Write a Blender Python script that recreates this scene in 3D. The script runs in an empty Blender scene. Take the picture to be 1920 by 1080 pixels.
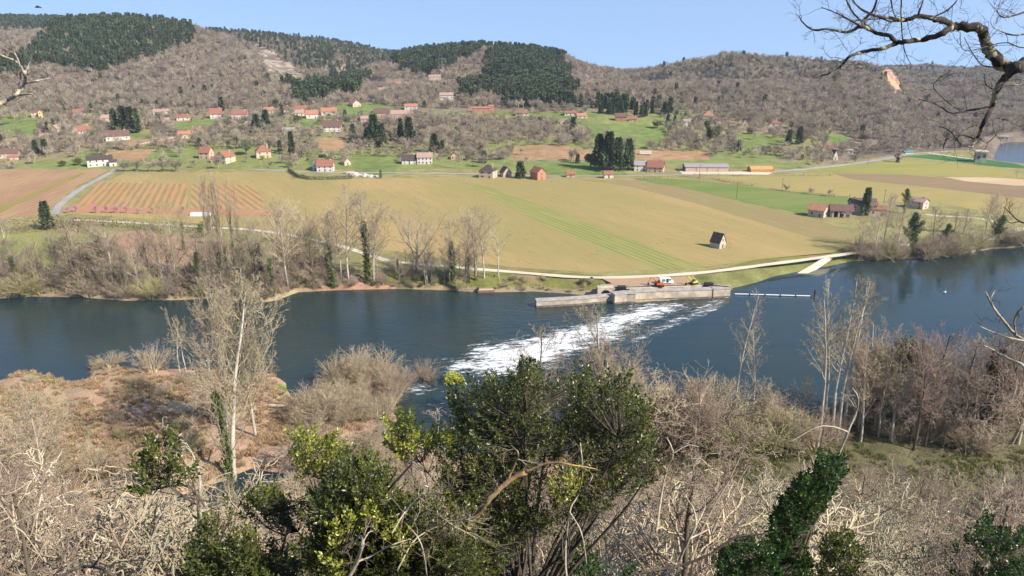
import bpy, math, random
import numpy as np
from mathutils import Vector, Matrix
# ------------------------------------------------------------------ camera, world, sun
sc = bpy.context.scene
CAMH = 90.0; PITCH = math.radians(17.6); FPX = 26/36*1920
cam = bpy.data.cameras.new('camera'); cam.lens = 26; cam.sensor_width = 36; cam.clip_start = .1; cam.clip_end = 20000
camo = bpy.data.objects.new('camera', cam); sc.collection.objects.link(camo); sc.camera = camo
camo.location = (0, 0, CAMH); camo.rotation_euler = (math.pi/2-PITCH, 0, 0)
SUN_EL = math.radians(38); SUN_TO = math.radians(-32)      # sun stands to the right, a little behind the viewer
w = bpy.data.worlds.new('World'); sc.world = w; w.use_nodes = True
wn = w.node_tree; sky = wn.nodes.new('ShaderNodeTexSky'); sky.sky_type = 'NISHITA'; sky.sun_disc = False
sky.sun_elevation = SUN_EL; sky.sun_rotation = math.pi/2-SUN_TO; sky.altitude = 200; sky.air_density = 1.0; sky.dust_density = .1; sky.ozone_density = 1.7
_tc = wn.nodes.new('ShaderNodeTexCoord'); _va = wn.nodes.new('ShaderNodeVectorMath'); _va.operation = 'ADD'; _va.inputs[1].default_value = (0, 0, .30); _vn = wn.nodes.new('ShaderNodeVectorMath'); _vn.operation = 'NORMALIZE'
wn.links.new(_tc.outputs['Generated'], _va.inputs[0]); wn.links.new(_va.outputs[0], _vn.inputs[0]); wn.links.new(_vn.outputs[0], sky.inputs[0])
bg = wn.nodes['Background']; bg.inputs[1].default_value = .15; wn.links.new(sky.outputs[0], bg.inputs[0])
sl = bpy.data.lights.new('sun', 'SUN'); sl.energy = 5.0; sl.angle = math.radians(.53); sl.color = (1, .90, .76)
so = bpy.data.objects.new('sun', sl); sc.collection.objects.link(so)
sdir = Vector((math.cos(SUN_EL)*math.cos(SUN_TO), math.cos(SUN_EL)*math.sin(SUN_TO), math.sin(SUN_EL)))
so.rotation_euler = sdir.to_track_quat('Z', 'Y').to_euler(); so.location = (300, -200, 400)
sc.view_settings.view_transform = 'Standard'; sc.view_settings.look = 'None'; sc.view_settings.exposure = 0.74; sc.view_settings.gamma = 1
# ------------------------------------------------------------------ helpers
cp, sp = math.cos(PITCH), math.sin(PITCH)
R = random.Random(7); NR = np.random.RandomState(11)
def ray(u, v):
    a, b = (u-960)/FPX, (540-v)/FPX
    return np.array((a, cp+b*sp, -sp+b*cp))
def G(u, v, z=4.0):
    d = ray(u, v); t = (z-CAMH)/d[2]; return (d[0]*t, d[1]*t)
def PY(u, v, y):
    d = ray(u, v)*(y/ray(u, v)[1]); return Vector((d[0], d[1], CAMH+d[2]))
def proj(x, y, z):
    dz = z-CAMH; dep = y*cp-dz*sp; dep = np.where(dep < .1, .1, dep)
    return 960+FPX*x/dep, 540-FPX*(y*sp+dz*cp)/dep
def depth(x, y, z): return y*cp+(CAMH-z)*sp
def inpoly(px, py, poly):
    px = np.asarray(px, float); py = np.asarray(py, float); r = np.zeros(px.shape, bool); n = len(poly)
    for i in range(n):
        x0, y0 = poly[i]; x1, y1 = poly[(i+1) % n]
        if y0 == y1: continue
        c = ((y0 > py) != (y1 > py)) & (px < (x1-x0)*(py-y0)/(y1-y0)+x0); r ^= c
    return r
def segdist(x, y, pts, closed=True):
    d = np.full(np.shape(x), 1e9); n = len(pts)
    for i in range(n if closed else n-1):
        ax, ay = pts[i]; bx, by = pts[(i+1) % n]; ex, ey = bx-ax, by-ay; L = ex*ex+ey*ey+1e-9
        t = np.clip(((x-ax)*ex+(y-ay)*ey)/L, 0, 1)
        d = np.minimum(d, np.hypot(x-ax-t*ex, y-ay-t*ey))
    return d
def hsh(i, j, s):
    h = (i*374761393+j*668265263+s*974634777) & 0xffffffff
    h = ((h ^ (h >> 13))*1274126177) & 0xffffffff
    return ((h ^ (h >> 16)) & 0xffff)/65535.0
def vnoise(x, y, s=0):
    xi = np.floor(x).astype(np.int64); yi = np.floor(y).astype(np.int64); fx = x-xi; fy = y-yi
    fx = fx*fx*(3-2*fx); fy = fy*fy*(3-2*fy)
    return (hsh(xi, yi, s)*(1-fx)+hsh(xi+1, yi, s)*fx)*(1-fy)+(hsh(xi, yi+1, s)*(1-fx)+hsh(xi+1, yi+1, s)*fx)*fy
def fbm(x, y, s=0, o=4):
    r = 0; a = .5
    for k in range(o): r = r+a*vnoise(x*2**k, y*2**k, s+k*7); a *= .5
    return r
def tag(o, label=None, cat=None, group=None, kind=None):
    if label: o['label'] = label
    if cat: o['category'] = cat
    if group: o['group'] = group
    if kind: o['kind'] = kind
    return o
def link(o, parent=None):
    sc.collection.objects.link(o)
    if parent is not None: o.parent = parent
    return o
def empty(name, loc, rz=0, s=1):
    o = bpy.data.objects.new(name, None); link(o); o.location = loc; o.rotation_euler = (0, 0, rz); o.scale = (s, s, s); o.empty_display_size = .2; return o
def npmesh(name, V, F, mats, mi=None, smooth=False):
    """V (n,3); F (m,k) uniform faces"""
    me = bpy.data.meshes.new(name); V = np.asarray(V, np.float32); F = np.asarray(F, np.int32)
    m, k = F.shape
    me.vertices.add(len(V)); me.vertices.foreach_set('co', V.ravel())
    me.loops.add(m*k); me.loops.foreach_set('vertex_index', F.ravel())
    me.polygons.add(m); me.polygons.foreach_set('loop_start', np.arange(0, m*k, k, dtype=np.int32))
    me.polygons.foreach_set('loop_total', np.full(m, k, np.int32))
    if mi is not None: me.polygons.foreach_set('material_index', np.asarray(mi, np.int32))
    if smooth: me.polygons.foreach_set('use_smooth', np.ones(m, bool))
    for x in (mats if isinstance(mats, (list, tuple)) else [mats]): me.materials.append(x)
    me.update(calc_edges=True); return me
class MB:
    """collects polygons, boxes, prisms and tubes for one mesh"""
    def __init__(s): s.v = []; s.f = []; s.m = []
    def poly(s, vs, m=0):
        b = len(s.v); s.v += [tuple(q) for q in vs]; s.f.append(tuple(range(b, b+len(vs)))); s.m.append(m)
    def box(s, x0, x1, y0, y1, z0, z1, m=0):
        s.prism([(x0, y0), (x1, y0), (x1, y1), (x0, y1)], z0, z1, m)
    def prism(s, pts, z0, z1, m=0, top=None):
        n = len(pts); b = len(s.v); top = top or pts
        s.v += [(x, y, z0) for x, y in pts]+[(x, y, z1) for x, y in top]
        s.f.append(tuple(range(b+n-1, b-1, -1))); s.f.append(tuple(range(b+n, b+2*n))); s.m += [m, m]
        for i in range(n):
            j = (i+1) % n; s.f.append((b+i, b+j, b+n+j, b+n+i)); s.m.append(m)
    def hexa(s, a, m=0):      # 8 corners, bottom 4 ccw, top 4
        b = len(s.v); s.v += [tuple(q) for q in a]
        for q in ((3, 2, 1, 0), (4, 5, 6, 7), (0, 1, 5, 4), (1, 2, 6, 5), (2, 3, 7, 6), (3, 0, 4, 7)): s.f.append(tuple(b+i for i in q)); s.m.append(m)
    def tube(s, pts, rad, n=6, m=0):
        b = len(s.v); P = [Vector(p) for p in pts]
        if not hasattr(rad, '__len__'): rad = [rad]*len(P)
        for i, p in enumerate(P):
            d = (P[min(i+1, len(P)-1)]-P[max(i-1, 0)]).normalized(); a = d.orthogonal().normalized()
            if i == 0: a0 = a
            else:
                a = (a0-d*a0.dot(d)).normalized(); a0 = a
            c = d.cross(a)
            for k in range(n):
                t = 2*math.pi*k/n; q = p+(a*math.cos(t)+c*math.sin(t))*rad[i]; s.v.append(tuple(q))
        for i in range(len(P)-1):
            for k in range(n):
                k2 = (k+1) % n; s.f.append((b+i*n+k, b+i*n+k2, b+(i+1)*n+k2, b+(i+1)*n+k)); s.m.append(m)
        s.f.append(tuple(b+k for k in range(n-1, -1, -1))); e = b+(len(P)-1)*n; s.f.append(tuple(e+k for k in range(n))); s.m += [m, m]
    def build(s, name, mats, parent=None, loc=None, smooth=False):
        me = bpy.data.meshes.new(name); me.from_pydata(s.v, [], s.f)
        for x in (mats if isinstance(mats, (list, tuple)) else [mats]): me.materials.append(x)
        me.polygons.foreach_set('material_index', s.m)
        if smooth: me.polygons.foreach_set('use_smooth', [True]*len(s.f))
        me.update(); o = bpy.data.objects.new(name, me); link(o, parent)
        if loc is not None: o.location = loc
        return o
# ------------------------------------------------------------------ materials
def newmat(name):
    m = bpy.data.materials.new(name); m.use_nodes = True; nt = m.node_tree; return m, nt, nt.nodes['Principled BSDF']
def N(nt, t, **k):
    n = nt.nodes.new('ShaderNode'+t)
    for a, b in k.items():
        if a.startswith('i_'): n.inputs[int(a[2:])].default_value = b
        else: setattr(n, a, b)
    return n
def L(nt, a, b): nt.links.new(a, b)
def c4(c): return (c[0], c[1], c[2], 1)
def mixc(nt, fac, a, b, mode='MIX'):
    n = nt.nodes.new('ShaderNodeMix'); n.data_type = 'RGBA'; n.blend_type = mode
    for s, v in ((n.inputs[0], fac), (n.inputs[6], a), (n.inputs[7], b)):
        if isinstance(v, bpy.types.NodeSocket): nt.links.new(v, s)
        elif isinstance(v, (tuple, list)): s.default_value = c4(v)
        else: s.default_value = v
    return n.outputs[2]
def math_(nt, op, a, b=0, cl=False):
    n = nt.nodes.new('ShaderNodeMath'); n.operation = op; n.use_clamp = cl
    for s, v in ((n.inputs[0], a), (n.inputs[1], b)):
        if isinstance(v, bpy.types.NodeSocket): nt.links.new(v, s)
        else: s.default_value = v
    return n.outputs[0]
def noise(nt, vec, scale, detail=4, rough=.55, dist=0):
    n = N(nt, 'TexNoise'); n.inputs['Scale'].default_value = scale; n.inputs['Detail'].default_value = detail
    n.inputs['Roughness'].default_value = rough; n.inputs['Distortion'].default_value = dist
    if vec is not None: L(nt, vec, n.inputs['Vector'])
    return n.outputs['Fac']
def ramp(nt, fac, lo, hi):
    n = N(nt, 'MapRange'); n.clamp = True; n.interpolation_type = 'SMOOTHSTEP'; L(nt, fac, n.inputs[0]); n.inputs[1].default_value = lo; n.inputs[2].default_value = hi; return n.outputs[0]
def pos(nt): return N(nt, 'NewGeometry').outputs['Position']
def objc(nt): return N(nt, 'TexCoord').outputs['Object']
def stretch(nt, vec, ang, sx, sy, sz=1):
    m = N(nt, 'Mapping'); L(nt, vec, m.inputs[0]); m.vector_type = 'TEXTURE'
    m.inputs[2].default_value = (0, 0, ang); m.inputs[3].default_value = (sx, sy, sz); return m.outputs[0]
def addbump(nt, b, h, strength=.5, dist=.1):
    n = N(nt, 'Bump'); n.inputs['Strength'].default_value = strength; n.inputs['Distance'].default_value = dist; L(nt, h, n.inputs['Height']); L(nt, n.outputs[0], b.inputs['Normal'])
def basic(name, c1, c2=None, scale=3, rough=.85, rnd=0, bump=0, lo=.35, hi=.65, world=False, spec=.3, trans=0):
    m, nt, b = newmat(name); b.inputs['Roughness'].default_value = rough; b.inputs['Specular IOR Level'].default_value = spec
    c2 = c2 or tuple(x*.7 for x in c1)
    v = pos(nt) if world else objc(nt); n = noise(nt, v, scale)
    col = mixc(nt, ramp(nt, n, lo, hi), c1, c2)
    if rnd:
        oi = N(nt, 'ObjectInfo'); h = N(nt, 'HueSaturation'); L(nt, col, h.inputs['Color'])
        k = math_(nt, 'MULTIPLY_ADD', oi.outputs['Random'], rnd*2); k.node.inputs[2].default_value = 1-rnd; L(nt, k, h.inputs['Value'])
        k2 = math_(nt, 'FRACT', math_(nt, 'MULTIPLY', oi.outputs['Random'], 17.3)); k3 = math_(nt, 'MULTIPLY_ADD', k2, .03); k3.node.inputs[2].default_value = .485; L(nt, k3, h.inputs['Hue'])
        col = h.outputs[0]
    L(nt, col, b.inputs['Base Color'])
    if bump: addbump(nt, b, n, bump, .1)
    if trans:
        t = N(nt, 'BsdfTranslucent'); L(nt, col, t.inputs[0]); mx = N(nt, 'MixShader'); mx.inputs[0].default_value = trans
        L(nt, b.outputs[0], mx.inputs[1]); L(nt, t.outputs[0], mx.inputs[2]); L(nt, mx.outputs[0], nt.nodes['Material Output'].inputs[0])
    return m
# ------------------------------------------------------------------ terrain
def knots(rows):      # (u, v, y) -> arrays of s=x/y, y, z
    S, Y, Z = [], [], []
    for u, v, y in rows:
        p = PY(u, v, y); S.append(p.x/y); Y.append(y); Z.append(p.z)
    o = np.argsort(S); return np.array(S)[o], np.array(Y)[o], np.array(Z)[o]
LAYERS = [   # crest points (u, v, distance), width of the front slope, width of the back slope
 (knots([(-900,70,1800),(-300,45,1900),(0,38,2000),(110,40,2000),(200,52,2000),(300,80,2000)]), 800, 900),
 (knots([(-900,190,1200),(-300,170,1250),(-60,115,1250),(0,95,1300),(60,68,1350),(120,44,1400),(240,38,1400),(340,48,1400),(385,60,1380),(440,84,1330),(480,110,1260),(520,135,1200),(560,165,1120),(590,200,1000),(640,260,900)]), 560, 500),
 (knots([(200,60,1900),(300,52,2000),(440,62,2050),(560,72,2100),(640,83,2150),(730,100,2200),(800,120,2250),(900,150,2300)]), 900, 700),
 (knots([(540,225,1050),(590,190,1150),(650,155,1250),(720,125,1380),(740,108,1450),(800,98,1450),(900,91,1430),(980,96,1400),(1055,108,1380),(1110,128,1450),(1170,135,1600),(1230,134,1700),(1300,150,1800)]), 560, 600),
 (knots([(1150,160,1700),(1190,137,1600),(1250,124,1500),(1330,112,1450),(1420,109,1400),(1500,110,1350),(1600,117,1250),(1650,128,1180),(1690,165,1120),(1740,212,1060),(1800,258,1000),(1830,282,960),(1860,300,930)]), 500, 500),
 (knots([(1500,150,2200),(1660,130,2200),(1750,134,2100),(1920,141,2000),(2300,130,2000),(2900,110,2000)]), 1300, 900),
 (knots([(1700,330,1200),(1760,285,1250),(1840,250,1300),(1920,225,1350),(2300,190,1400),(2900,190,1400)]), 420, 500),
]
TOE_U = knots([(-300,322,1),(0,318,1),(560,318,1),(900,318,1),(1130,325,1),(1300,315,1),(1500,318,1),(1700,288,1),(1780,284,1),(2300,284,1)])[0]
TOE_Y = np.array([G(u, v, 4)[1] for u, v in [(-300,322),(0,318),(560,318),(900,318),(1130,325),(1300,315),(1500,318),(1700,288),(1780,284),(2300,284)]])
far_px = [(0,560),(60,556),(150,558),(230,564),(330,563),(400,560),(500,567),(520,563),(560,548),(640,544),(750,542),(850,545),(900,549),(1000,547),(1080,552),(1128,557),(1150,570),(1368,556),(1375,540),(1420,533),(1460,521),(1500,513),(1545,505),(1575,500),(1600,493),(1700,488),(1740,490),(1800,478),(1860,468),(1920,463)]
near_px = [(1920,715),(1850,735),(1780,748),(1700,745),(1600,752),(1540,770),(1470,778),(1420,772),(1340,765),(1280,770),(1230,800),(1150,830),(1000,840),(900,850),(830,850),(790,830),(760,800),(740,772),(755,745),(765,722),(745,700),(700,690),(640,695),(600,715),(585,760),(565,775),(553,745),(540,715),(500,695),(440,700),(380,690),(300,690),(230,690),(185,676),(160,690),(170,712),(130,716),(100,705),(60,695),(30,700),(0,712)]
RIV = [(-900., 260.), (-420., 290.)]+[G(u, v, 0) for u, v in far_px]+[(480., 390.), (760., 520.), (1100., 760.), (1400., 700.), (900., 300.), (400., 205.)]+[G(u, v, 0) for u, v in near_px]+[(-230., 190.), (-500., 160.), (-900., 150.)]
RIVA = np.array(RIV); FARRIV = [G(1862,300,0), G(1874,270,0), G(1925,262,0), (700., 760.), (1100., 760.), (900., 560.), G(1925,312,0), G(1885,308,0)]
CREEK = [G(u, v, 0) for u, v in [(40,985),(150,975),(220,955),(300,945),(420,900),(470,880),(540,890),(500,930),(420,960),(330,1010),(230,1030),(120,1050),(40,1040)]]
def poly_sd(x, y, P):
    d = segdist(x, y, P); return np.where(inpoly(x, y, P), -d, d)
NEARY = [-40, 0, 3, 8, 15, 40, 60, 90, 118, 134]; NEARZ = [90, 88.3, 85.5, 78, 71, 52, 40, 23, 7, 1.5]
def terr(x, y):
    x = np.atleast_1d(np.asarray(x, float)); y = np.atleast_1d(np.asarray(y, float)); z = np.full(x.shape, 4.0)
    ym = np.maximum(y, 1); s = x/ym
    far = y > 560
    if far.any():
        xf, yf, sf = x[far], y[far], s[far]
        toe = np.interp(sf, TOE_U, TOE_Y); t = np.maximum(yf-toe, 0)
        ramp_ = np.clip(t/60, 0, 1); base = 4+np.interp(t, [0, 60, 160, 260, 360, 460, 900, 3000], [0, 4.5, 15, 28, 40, 44, 10, 0])
        right = np.clip((sf-.47)/.05, 0, 1); base = base*(1-right)+right*4
        zz = base
        nz = ((fbm(xf/170, yf/260, 3)-.47)*60-(np.abs(vnoise(xf/75, yf/320, 15)-.5)*2)**.7*20+9)*np.clip((yf-800)/350, 0, 1)+(fbm(xf/40, yf/40, 9)-.47)*4*ramp_
        for (S, Y, Z), wf, wb in LAYERS:
            yc = np.interp(sf, S, Y); zc = np.interp(sf, S, Z)
            out = np.clip(np.minimum(sf-S[0], S[-1]-sf)/.03, -1, 0)     # fade outside the ridge's own span
            d = np.where(yf < yc, (yc-yf)/wf, (yf-yc)/wb)
            h = np.where(zc > 0, zc*(1-np.clip(d, 0, 1.2)**1.25), zc)+out*400
            edge = np.clip(np.abs(yf-yc)/150, 0.1, 1)
            h = h+nz*edge*np.clip(h/30, 0, 1)
            k = 6; m = np.maximum(zz, h); zz = m+k*np.exp(-np.abs(zz-h)/k)*.35*ramp_
        zz = np.where(t <= 0, 4.0, zz)
        fr = poly_sd(xf, yf, FARRIV); zz = np.where(fr < 14, np.minimum(zz, np.interp(fr, [-10, 0, 4, 14], [-3, -.2, 2, 4])), zz)
        z[far] = zz
    mid = (y < 900)
    if mid.any():
        xm, ym_ = x[mid], y[mid]; sd = poly_sd(xm, ym_, RIV)
        # is the point on the far side of the river?
        farside = ym_ > np.interp(xm, [-900, -420, -80, 100, 400, 900], [205, 240, 235, 225, 300, 420])
        wob = (fbm(xm/9, ym_/9, 21)-.47)
        zf = np.interp(sd, [-30, -8, 0, 3, 9, 14], [-5, -2.5, -.15, 1.3, 3.6, 4.0])+wob*np.interp(sd, [0, 3, 10, 14], [0, 1.2, .8, 0])
        zn = np.interp(sd, [-30, -8, 0, 3, 12, 40], [-5, -2, -.15, .6, 1.3, 2.0])+wob*np.interp(sd, [0, 4, 20], [.3, 1.2, 1.6])
        hill = np.interp(ym_+(fbm(xm/30, ym_/30, 5)-.47)*16*np.clip((ym_-12)/40, 0, 1), NEARY, NEARZ)+(fbm(xm/7, ym_/7, 8)-.47)*2.4*np.clip((ym_-4)/10, 0, 1)
        hill = np.where(ym_ > 134+8, -9, hill)
        cr = poly_sd(xm, ym_, CREEK); zn = np.minimum(np.maximum(zn, np.where(sd > 0, hill, -9)), np.interp(cr, [-4, 0, 3, 8, 9], [-1, -.1, 1.2, 5, 200]))
        zz = np.where(farside, zf, zn); keep = z[mid]
        z[mid] = np.where((ym_ > 560) & (sd > 14), keep, np.where(ym_ > 560, np.minimum(zz, keep), zz))
    return z
def terr1(x, y): return float(terr([x], [y])[0])
_YS = np.concatenate([np.arange(3, 130, .5), np.arange(130, 600, 1.), np.arange(600, 2800, 3.)])
def hit(u, v, y0=0):
    d = ray(u, v); t = _YS/d[1]; x = d[0]*t; z = CAMH+d[2]*t; g = terr(x, _YS); k = np.where((z <= np.maximum(g, 0)) & (_YS > y0))[0]
    i = k[0] if len(k) else len(_YS)-1
    return Vector((x[i], _YS[i], g[i]))
# ------------------------------------------------------------------ ground sheet
rows = np.concatenate([np.arange(-28, 130, 1.6), np.arange(130, 330, .85), np.arange(330, 620, 3.), np.arange(620, 1000, 3.2), np.arange(1000, 2400, 9.), np.arange(2400, 4200, 90.)])
NC = 860; ss = np.linspace(-1.25, 1.25, NC); core = np.sign(ss)*(np.abs(ss)/1.25)**1.25*1.25
YY, SS = np.meshgrid(rows, core, indexing='ij'); XX = SS*(YY+30)
gx, gy = XX.ravel(), YY.ravel(); gz = terr(gx, gy)
def gridfaces(nr, nc):
    i = np.arange(nr-1)[:, None]*nc+np.arange(nc-1)[None]; i = i.ravel(); return np.stack([i, i+1, i+nc+1, i+nc], 1)
pu, pv = proj(gx, gy, gz)
def cl(*c): return np.array(c)
n1 = fbm(gx/28, gy/28, 31)[:, None]; n2 = fbm(gx/7, gy/7, 37)[:, None]; n3 = fbm(gx/90, gy/90, 41)[:, None]
def sm(a, lo, hi): t = np.clip((a-lo)/(hi-lo), 0, 1); return t*t*(3-2*t)
LITTER = cl(.20, .16, .12); LITTER2 = cl(.145, .115, .09); TAN = cl(.36, .265, .11); GRASS = cl(.135, .175, .05); DRYG = cl(.27, .235, .10); SOIL = cl(.34, .19, .10)
col = LITTER*(1-sm(n1, .35, .6))+LITTER2*sm(n1, .35, .6)
band = ((gy > 562) & (gz > 4.1) & (gy < 980) & (gz < 60) & (pu < 1560))[:, None]
vill = DRYG*(1-sm(n2, .35, .6))+LITTER*1.1*sm(n2, .35, .6); vill = vill*(1-sm(n3, .42, .5))+(GRASS*.85+DRYG*.3)*sm(n3, .42, .5)
wv = 1-sm(pv[:, None]*-1, -225, -190); 
col = np.where(band & (pv[:, None] > 190), vill*wv+col*(1-wv), col)
flat = ((gz > 3.9) & (gz < 4.1) & (gy > 250))[:, None]
col = np.where(flat, DRYG*.9+GRASS*.25*sm(n2, .3, .6), col)
GREENS = [[(0,224),(60,222),(78,236),(72,252),(0,254)], [(620,214),(625,206),(690,195),(735,197),(740,206),(700,212),(660,216)], [(560,222),(600,224),(600,240),(570,240)], [(800,208),(960,210),(1060,212),(1130,214),(1135,222),(1080,222),(1120,232),(1190,232),(1245,238),(1252,262),(1240,276),(1190,276),(1150,262),(1110,256),(1095,240),(1070,228),(960,219),(820,216)],
 [(1372,246),(1440,254),(1470,266),(1460,276),(1400,282),(1378,270)], [(325,232),(372,222),(405,226),(408,236),(350,246),(318,244)], [(1250,212),(1295,218),(1290,226),(1260,226)], [(1545,252),(1590,252),(1600,268),(1560,270)],
 [(660,292),(745,292),(745,326),(665,330)], [(240,250),(300,250),(285,258),(250,262)], [(620,196),(700,192),(700,200),(640,206)], [(150,283),(180,281),(200,284),(160,292)], [(270,284),(335,285),(335,300),(270,298)], [(1000,304),(1150,304),(1180,330),(1000,330)], [(130,300),(170,300),(170,312),(120,312)]]
DRYS = [[(965,274),(1040,270),(1110,282),(1100,300),(960,300)], [(590,260),(650,258),(655,282),(600,284)], [(1190,280),(1330,282),(1330,300),(1190,300)], [(195,283),(290,280),(270,300),(215,300)], [(240,262),(340,256),(330,270),(220,274)]]
for P in GREENS: col = np.where((inpoly(pu, pv, P) & (gy > 500))[:, None], cl(.16, .205, .06)*(.75+.5*n2), col)
for P in DRYS: col = np.where((inpoly(pu, pv, P) & (gy > 500))[:, None], cl(.34, .215, .115)*(.8+.4*n2), col)
# pale scree and rock on the slopes
rk = [[(480,80),(520,100),(560,130),(590,150),(580,175),(540,160),(500,130),(470,100)], [(600,115),(660,120),(640,135),(590,132)]]
n4 = fbm(gx/14, gy/14, 51)[:, None]
for P in rk: col = np.where((inpoly(pu, pv, P) & (gy > 900))[:, None] & (n4 > .5), cl(.36, .30, .22), col)
near = gy < 236; isl = near & (gz < 4)
ISL = cl(.42, .275, .185); ISL2 = cl(.38, .295, .18); SAND = cl(.46, .33, .19)
ic = ISL*(1-sm(n2, .38, .58))+ISL2*sm(n2, .38, .58)
ic = np.where(((n1 > .56) & (n2 > .5)), cl(.17, .21, .05)*1.0, ic)
ic = np.where(inpoly(pu, pv, [(30,740),(110,722),(125,745),(90,790),(40,800)])[:, None], SAND, ic)
wr = sm(gx[:, None], 25, 55); ic = ic*(1-wr)+wr*(cl(.15, .14, .07)*(.6+.7*n2))
col = np.where(isl[:, None], ic, col)
col = np.where((near & (gz >= 4))[:, None], cl(.15, .115, .078)*(.5+.9*n2), col)  # slope leaf litter darkened: shade under the trees put into the colour
sdr = np.full(gx.shape, 99.); q = (gy > 100) & (gy < 420); sdr[q] = poly_sd(gx[q], gy[q], RIV)
fb = (~near) & (sdr < 15) & (sdr > -30)
col = np.where(fb[:, None], np.where(n2 > .5, cl(.24, .19, .09), cl(.17, .175, .05)), col)
col = np.where((fb & (gz < 1.2))[:, None], cl(.30, .24, .15)*(.7+.6*n2), col)
col = np.where((fb & inpoly(pu, pv, [(1180,545),(1300,520),(1500,490),(1600,470),(1610,500),(1400,540),(1300,550)]))[:, None], cl(.19, .195, .07)*(.6+.7*n2), col)
col = np.where((inpoly(pu, pv, [(590,545),(680,520),(740,540),(740,560),(600,560)]) & fb)[:, None], cl(.38, .23, .15), col)
me = npmesh('ground', np.stack([gx, gy, gz], 1), gridfaces(*YY.shape), [], smooth=True)
at = me.attributes.new('land', 'FLOAT_COLOR', 'POINT'); at.data.foreach_set('color', np.concatenate([col, np.ones((len(col), 1))], 1).astype(np.float32).ravel())
m, nt, b = newmat('land'); b.inputs['Roughness'].default_value = .95; b.inputs['Specular IOR Level'].default_value = .15
a = N(nt, 'Attribute', attribute_name='land'); P_ = pos(nt)
k = math_(nt, 'MULTIPLY_ADD', noise(nt, P_, .9, 6, .7), 1.1); k.node.inputs[2].default_value = .45
k = math_(nt, 'MULTIPLY', k, math_(nt, 'ADD', noise(nt, P_, .12, 4), .5))
c = mixc(nt, 1.0, a.outputs['Color'], (1, 1, 1), 'MULTIPLY'); n = nt.nodes.new('ShaderNodeVectorMath'); n.operation = 'SCALE'; L(nt, c, n.inputs[0]); L(nt, k, n.inputs[3]); L(nt, n.outputs[0], b.inputs['Base Color'])
addbump(nt, b, noise(nt, P_, 1.6, 6, .7), .9, .5)
me.materials.append(m); g = bpy.data.objects.new('ground', me); link(g); tag(g, 'valley floor, river banks and wooded hillsides', kind='structure')
# ------------------------------------------------------------------ water
WEIR = [G(1372,566,0), G(1330,590,0), G(1200,640,0), G(1100,690,0), G(1000,730,0), G(900,770,0)]
wx0, wx1 = -520, 620
wy = np.concatenate([np.arange(112, 170, 3), np.arange(170, 330, .5), np.arange(330, 800, 6)]); wsx = np.concatenate([np.arange(-900, -160, 12), np.arange(-160, 160, .6), np.arange(160, 1500, 9)])
WY, WX = np.meshgrid(wy, wsx, indexing='ij'); wx_, wy_ = WX.ravel(), WY.ravel()
wpu, wpv = proj(wx_, wy_, np.zeros_like(wx_))
FO = [G(u, v, 0) for u, v in [(1195,566),(1310,560),(1322,572),(1270,592),(1210,618),(1180,640),(1100,670),(1040,695),(960,720),(900,712),(820,702),(815,680),(860,665),(855,645),(930,635),(1010,618),(1100,592)]]
fsd = poly_sd(wx_, wy_, FO); foam = 1-sm(fsd, -13, 9); foam = foam*(.72+.5*fbm(wx_/9, wy_/3.5, 91)); foam = np.maximum(foam, .30*(1-sm(fsd, -5, 45)))
for P in ([(780,755),(850,745),(880,760),(800,765)], [(800,775),(860,770),(860,780),(790,785)], [(740,725),(800,715),(850,735),(780,745)], [(1330,560),(1375,556),(1350,590),(1310,600),(1180,655),(1165,640)]):
    pp = [G(u, v, 0) for u, v in P]; foam = np.maximum(foam, .62*(1-sm(poly_sd(wx_, wy_, pp), -3, 3)))
# upstream pool stands a little higher than the tail water
up = np.array([G(1372,556,0), G(1330,585,0), G(1180,650,0), G(1080,700,0), G(980,760,0), G(900,860,0), G(1500,860,0), (600., 100.), (1500., 700.), (700., 520.), (480., 400.), G(1480,500,0)])
usd = poly_sd(wx_, wy_, [tuple(q) for q in up]); ups = 1-sm(usd, -2, 5)
ripple = (fbm(wx_/2.6, wy_/1.3, 61, 4)-.47); chop = np.clip(foam, 0, 1)
wz = .55*ups-.0+chop*ripple*1.3*(1-ups*.6)+(1-ups)*np.clip(1-sm(fsd, 0, 60), 0, 1)*(fbm(wx_/3.5, wy_/2, 67, 3)-.45)*.28
me = npmesh('water', np.stack([wx_, wy_, wz], 1), gridfaces(*WY.shape), [], smooth=True)
at = me.attributes.new('foam', 'FLOAT', 'POINT'); at.data.foreach_set('value', foam.astype(np.float32))
rough = np.clip(.06+.88*(1-ups)*(1-.6*sm(-wx_, 20, 130))*(1-sm(fsd, 30, 160)*.5), 0, 1)
at = me.attributes.new('rough', 'FLOAT', 'POINT'); at.data.foreach_set('value', rough.astype(np.float32))
m, nt, b = newmat('water'); P_ = pos(nt); b.inputs['IOR'].default_value = 1.33; b.inputs['Specular IOR Level'].default_value = .5
fa = N(nt, 'Attribute', attribute_name='foam').outputs['Fac']; ra = N(nt, 'Attribute', attribute_name='rough').outputs['Fac']
st = noise(nt, stretch(nt, P_, math.radians(12), 5, 1.1), .9, 7, .68, .6); st2 = noise(nt, stretch(nt, P_, math.radians(8), 3, .8), 2.2, 5, .7)
s = math_(nt, 'ADD', math_(nt, 'MULTIPLY', st, .65), math_(nt, 'MULTIPLY', st2, .35))
mask = ramp(nt, math_(nt, 'ADD', math_(nt, 'MULTIPLY', fa, .375), math_(nt, 'MULTIPLY', s, 1.15)), .80, .95)
deep = mixc(nt, ramp(nt, noise(nt, P_, .03, 3), .35, .65), (.018, .037, .041), (.026, .040, .034))
base = mixc(nt, mask, deep, (.72, .74, .74)); L(nt, base, b.inputs['Base Color'])
rr = math_(nt, 'ADD', math_(nt, 'MULTIPLY', mask, .6), .06); L(nt, rr, b.inputs['Roughness'])
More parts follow.
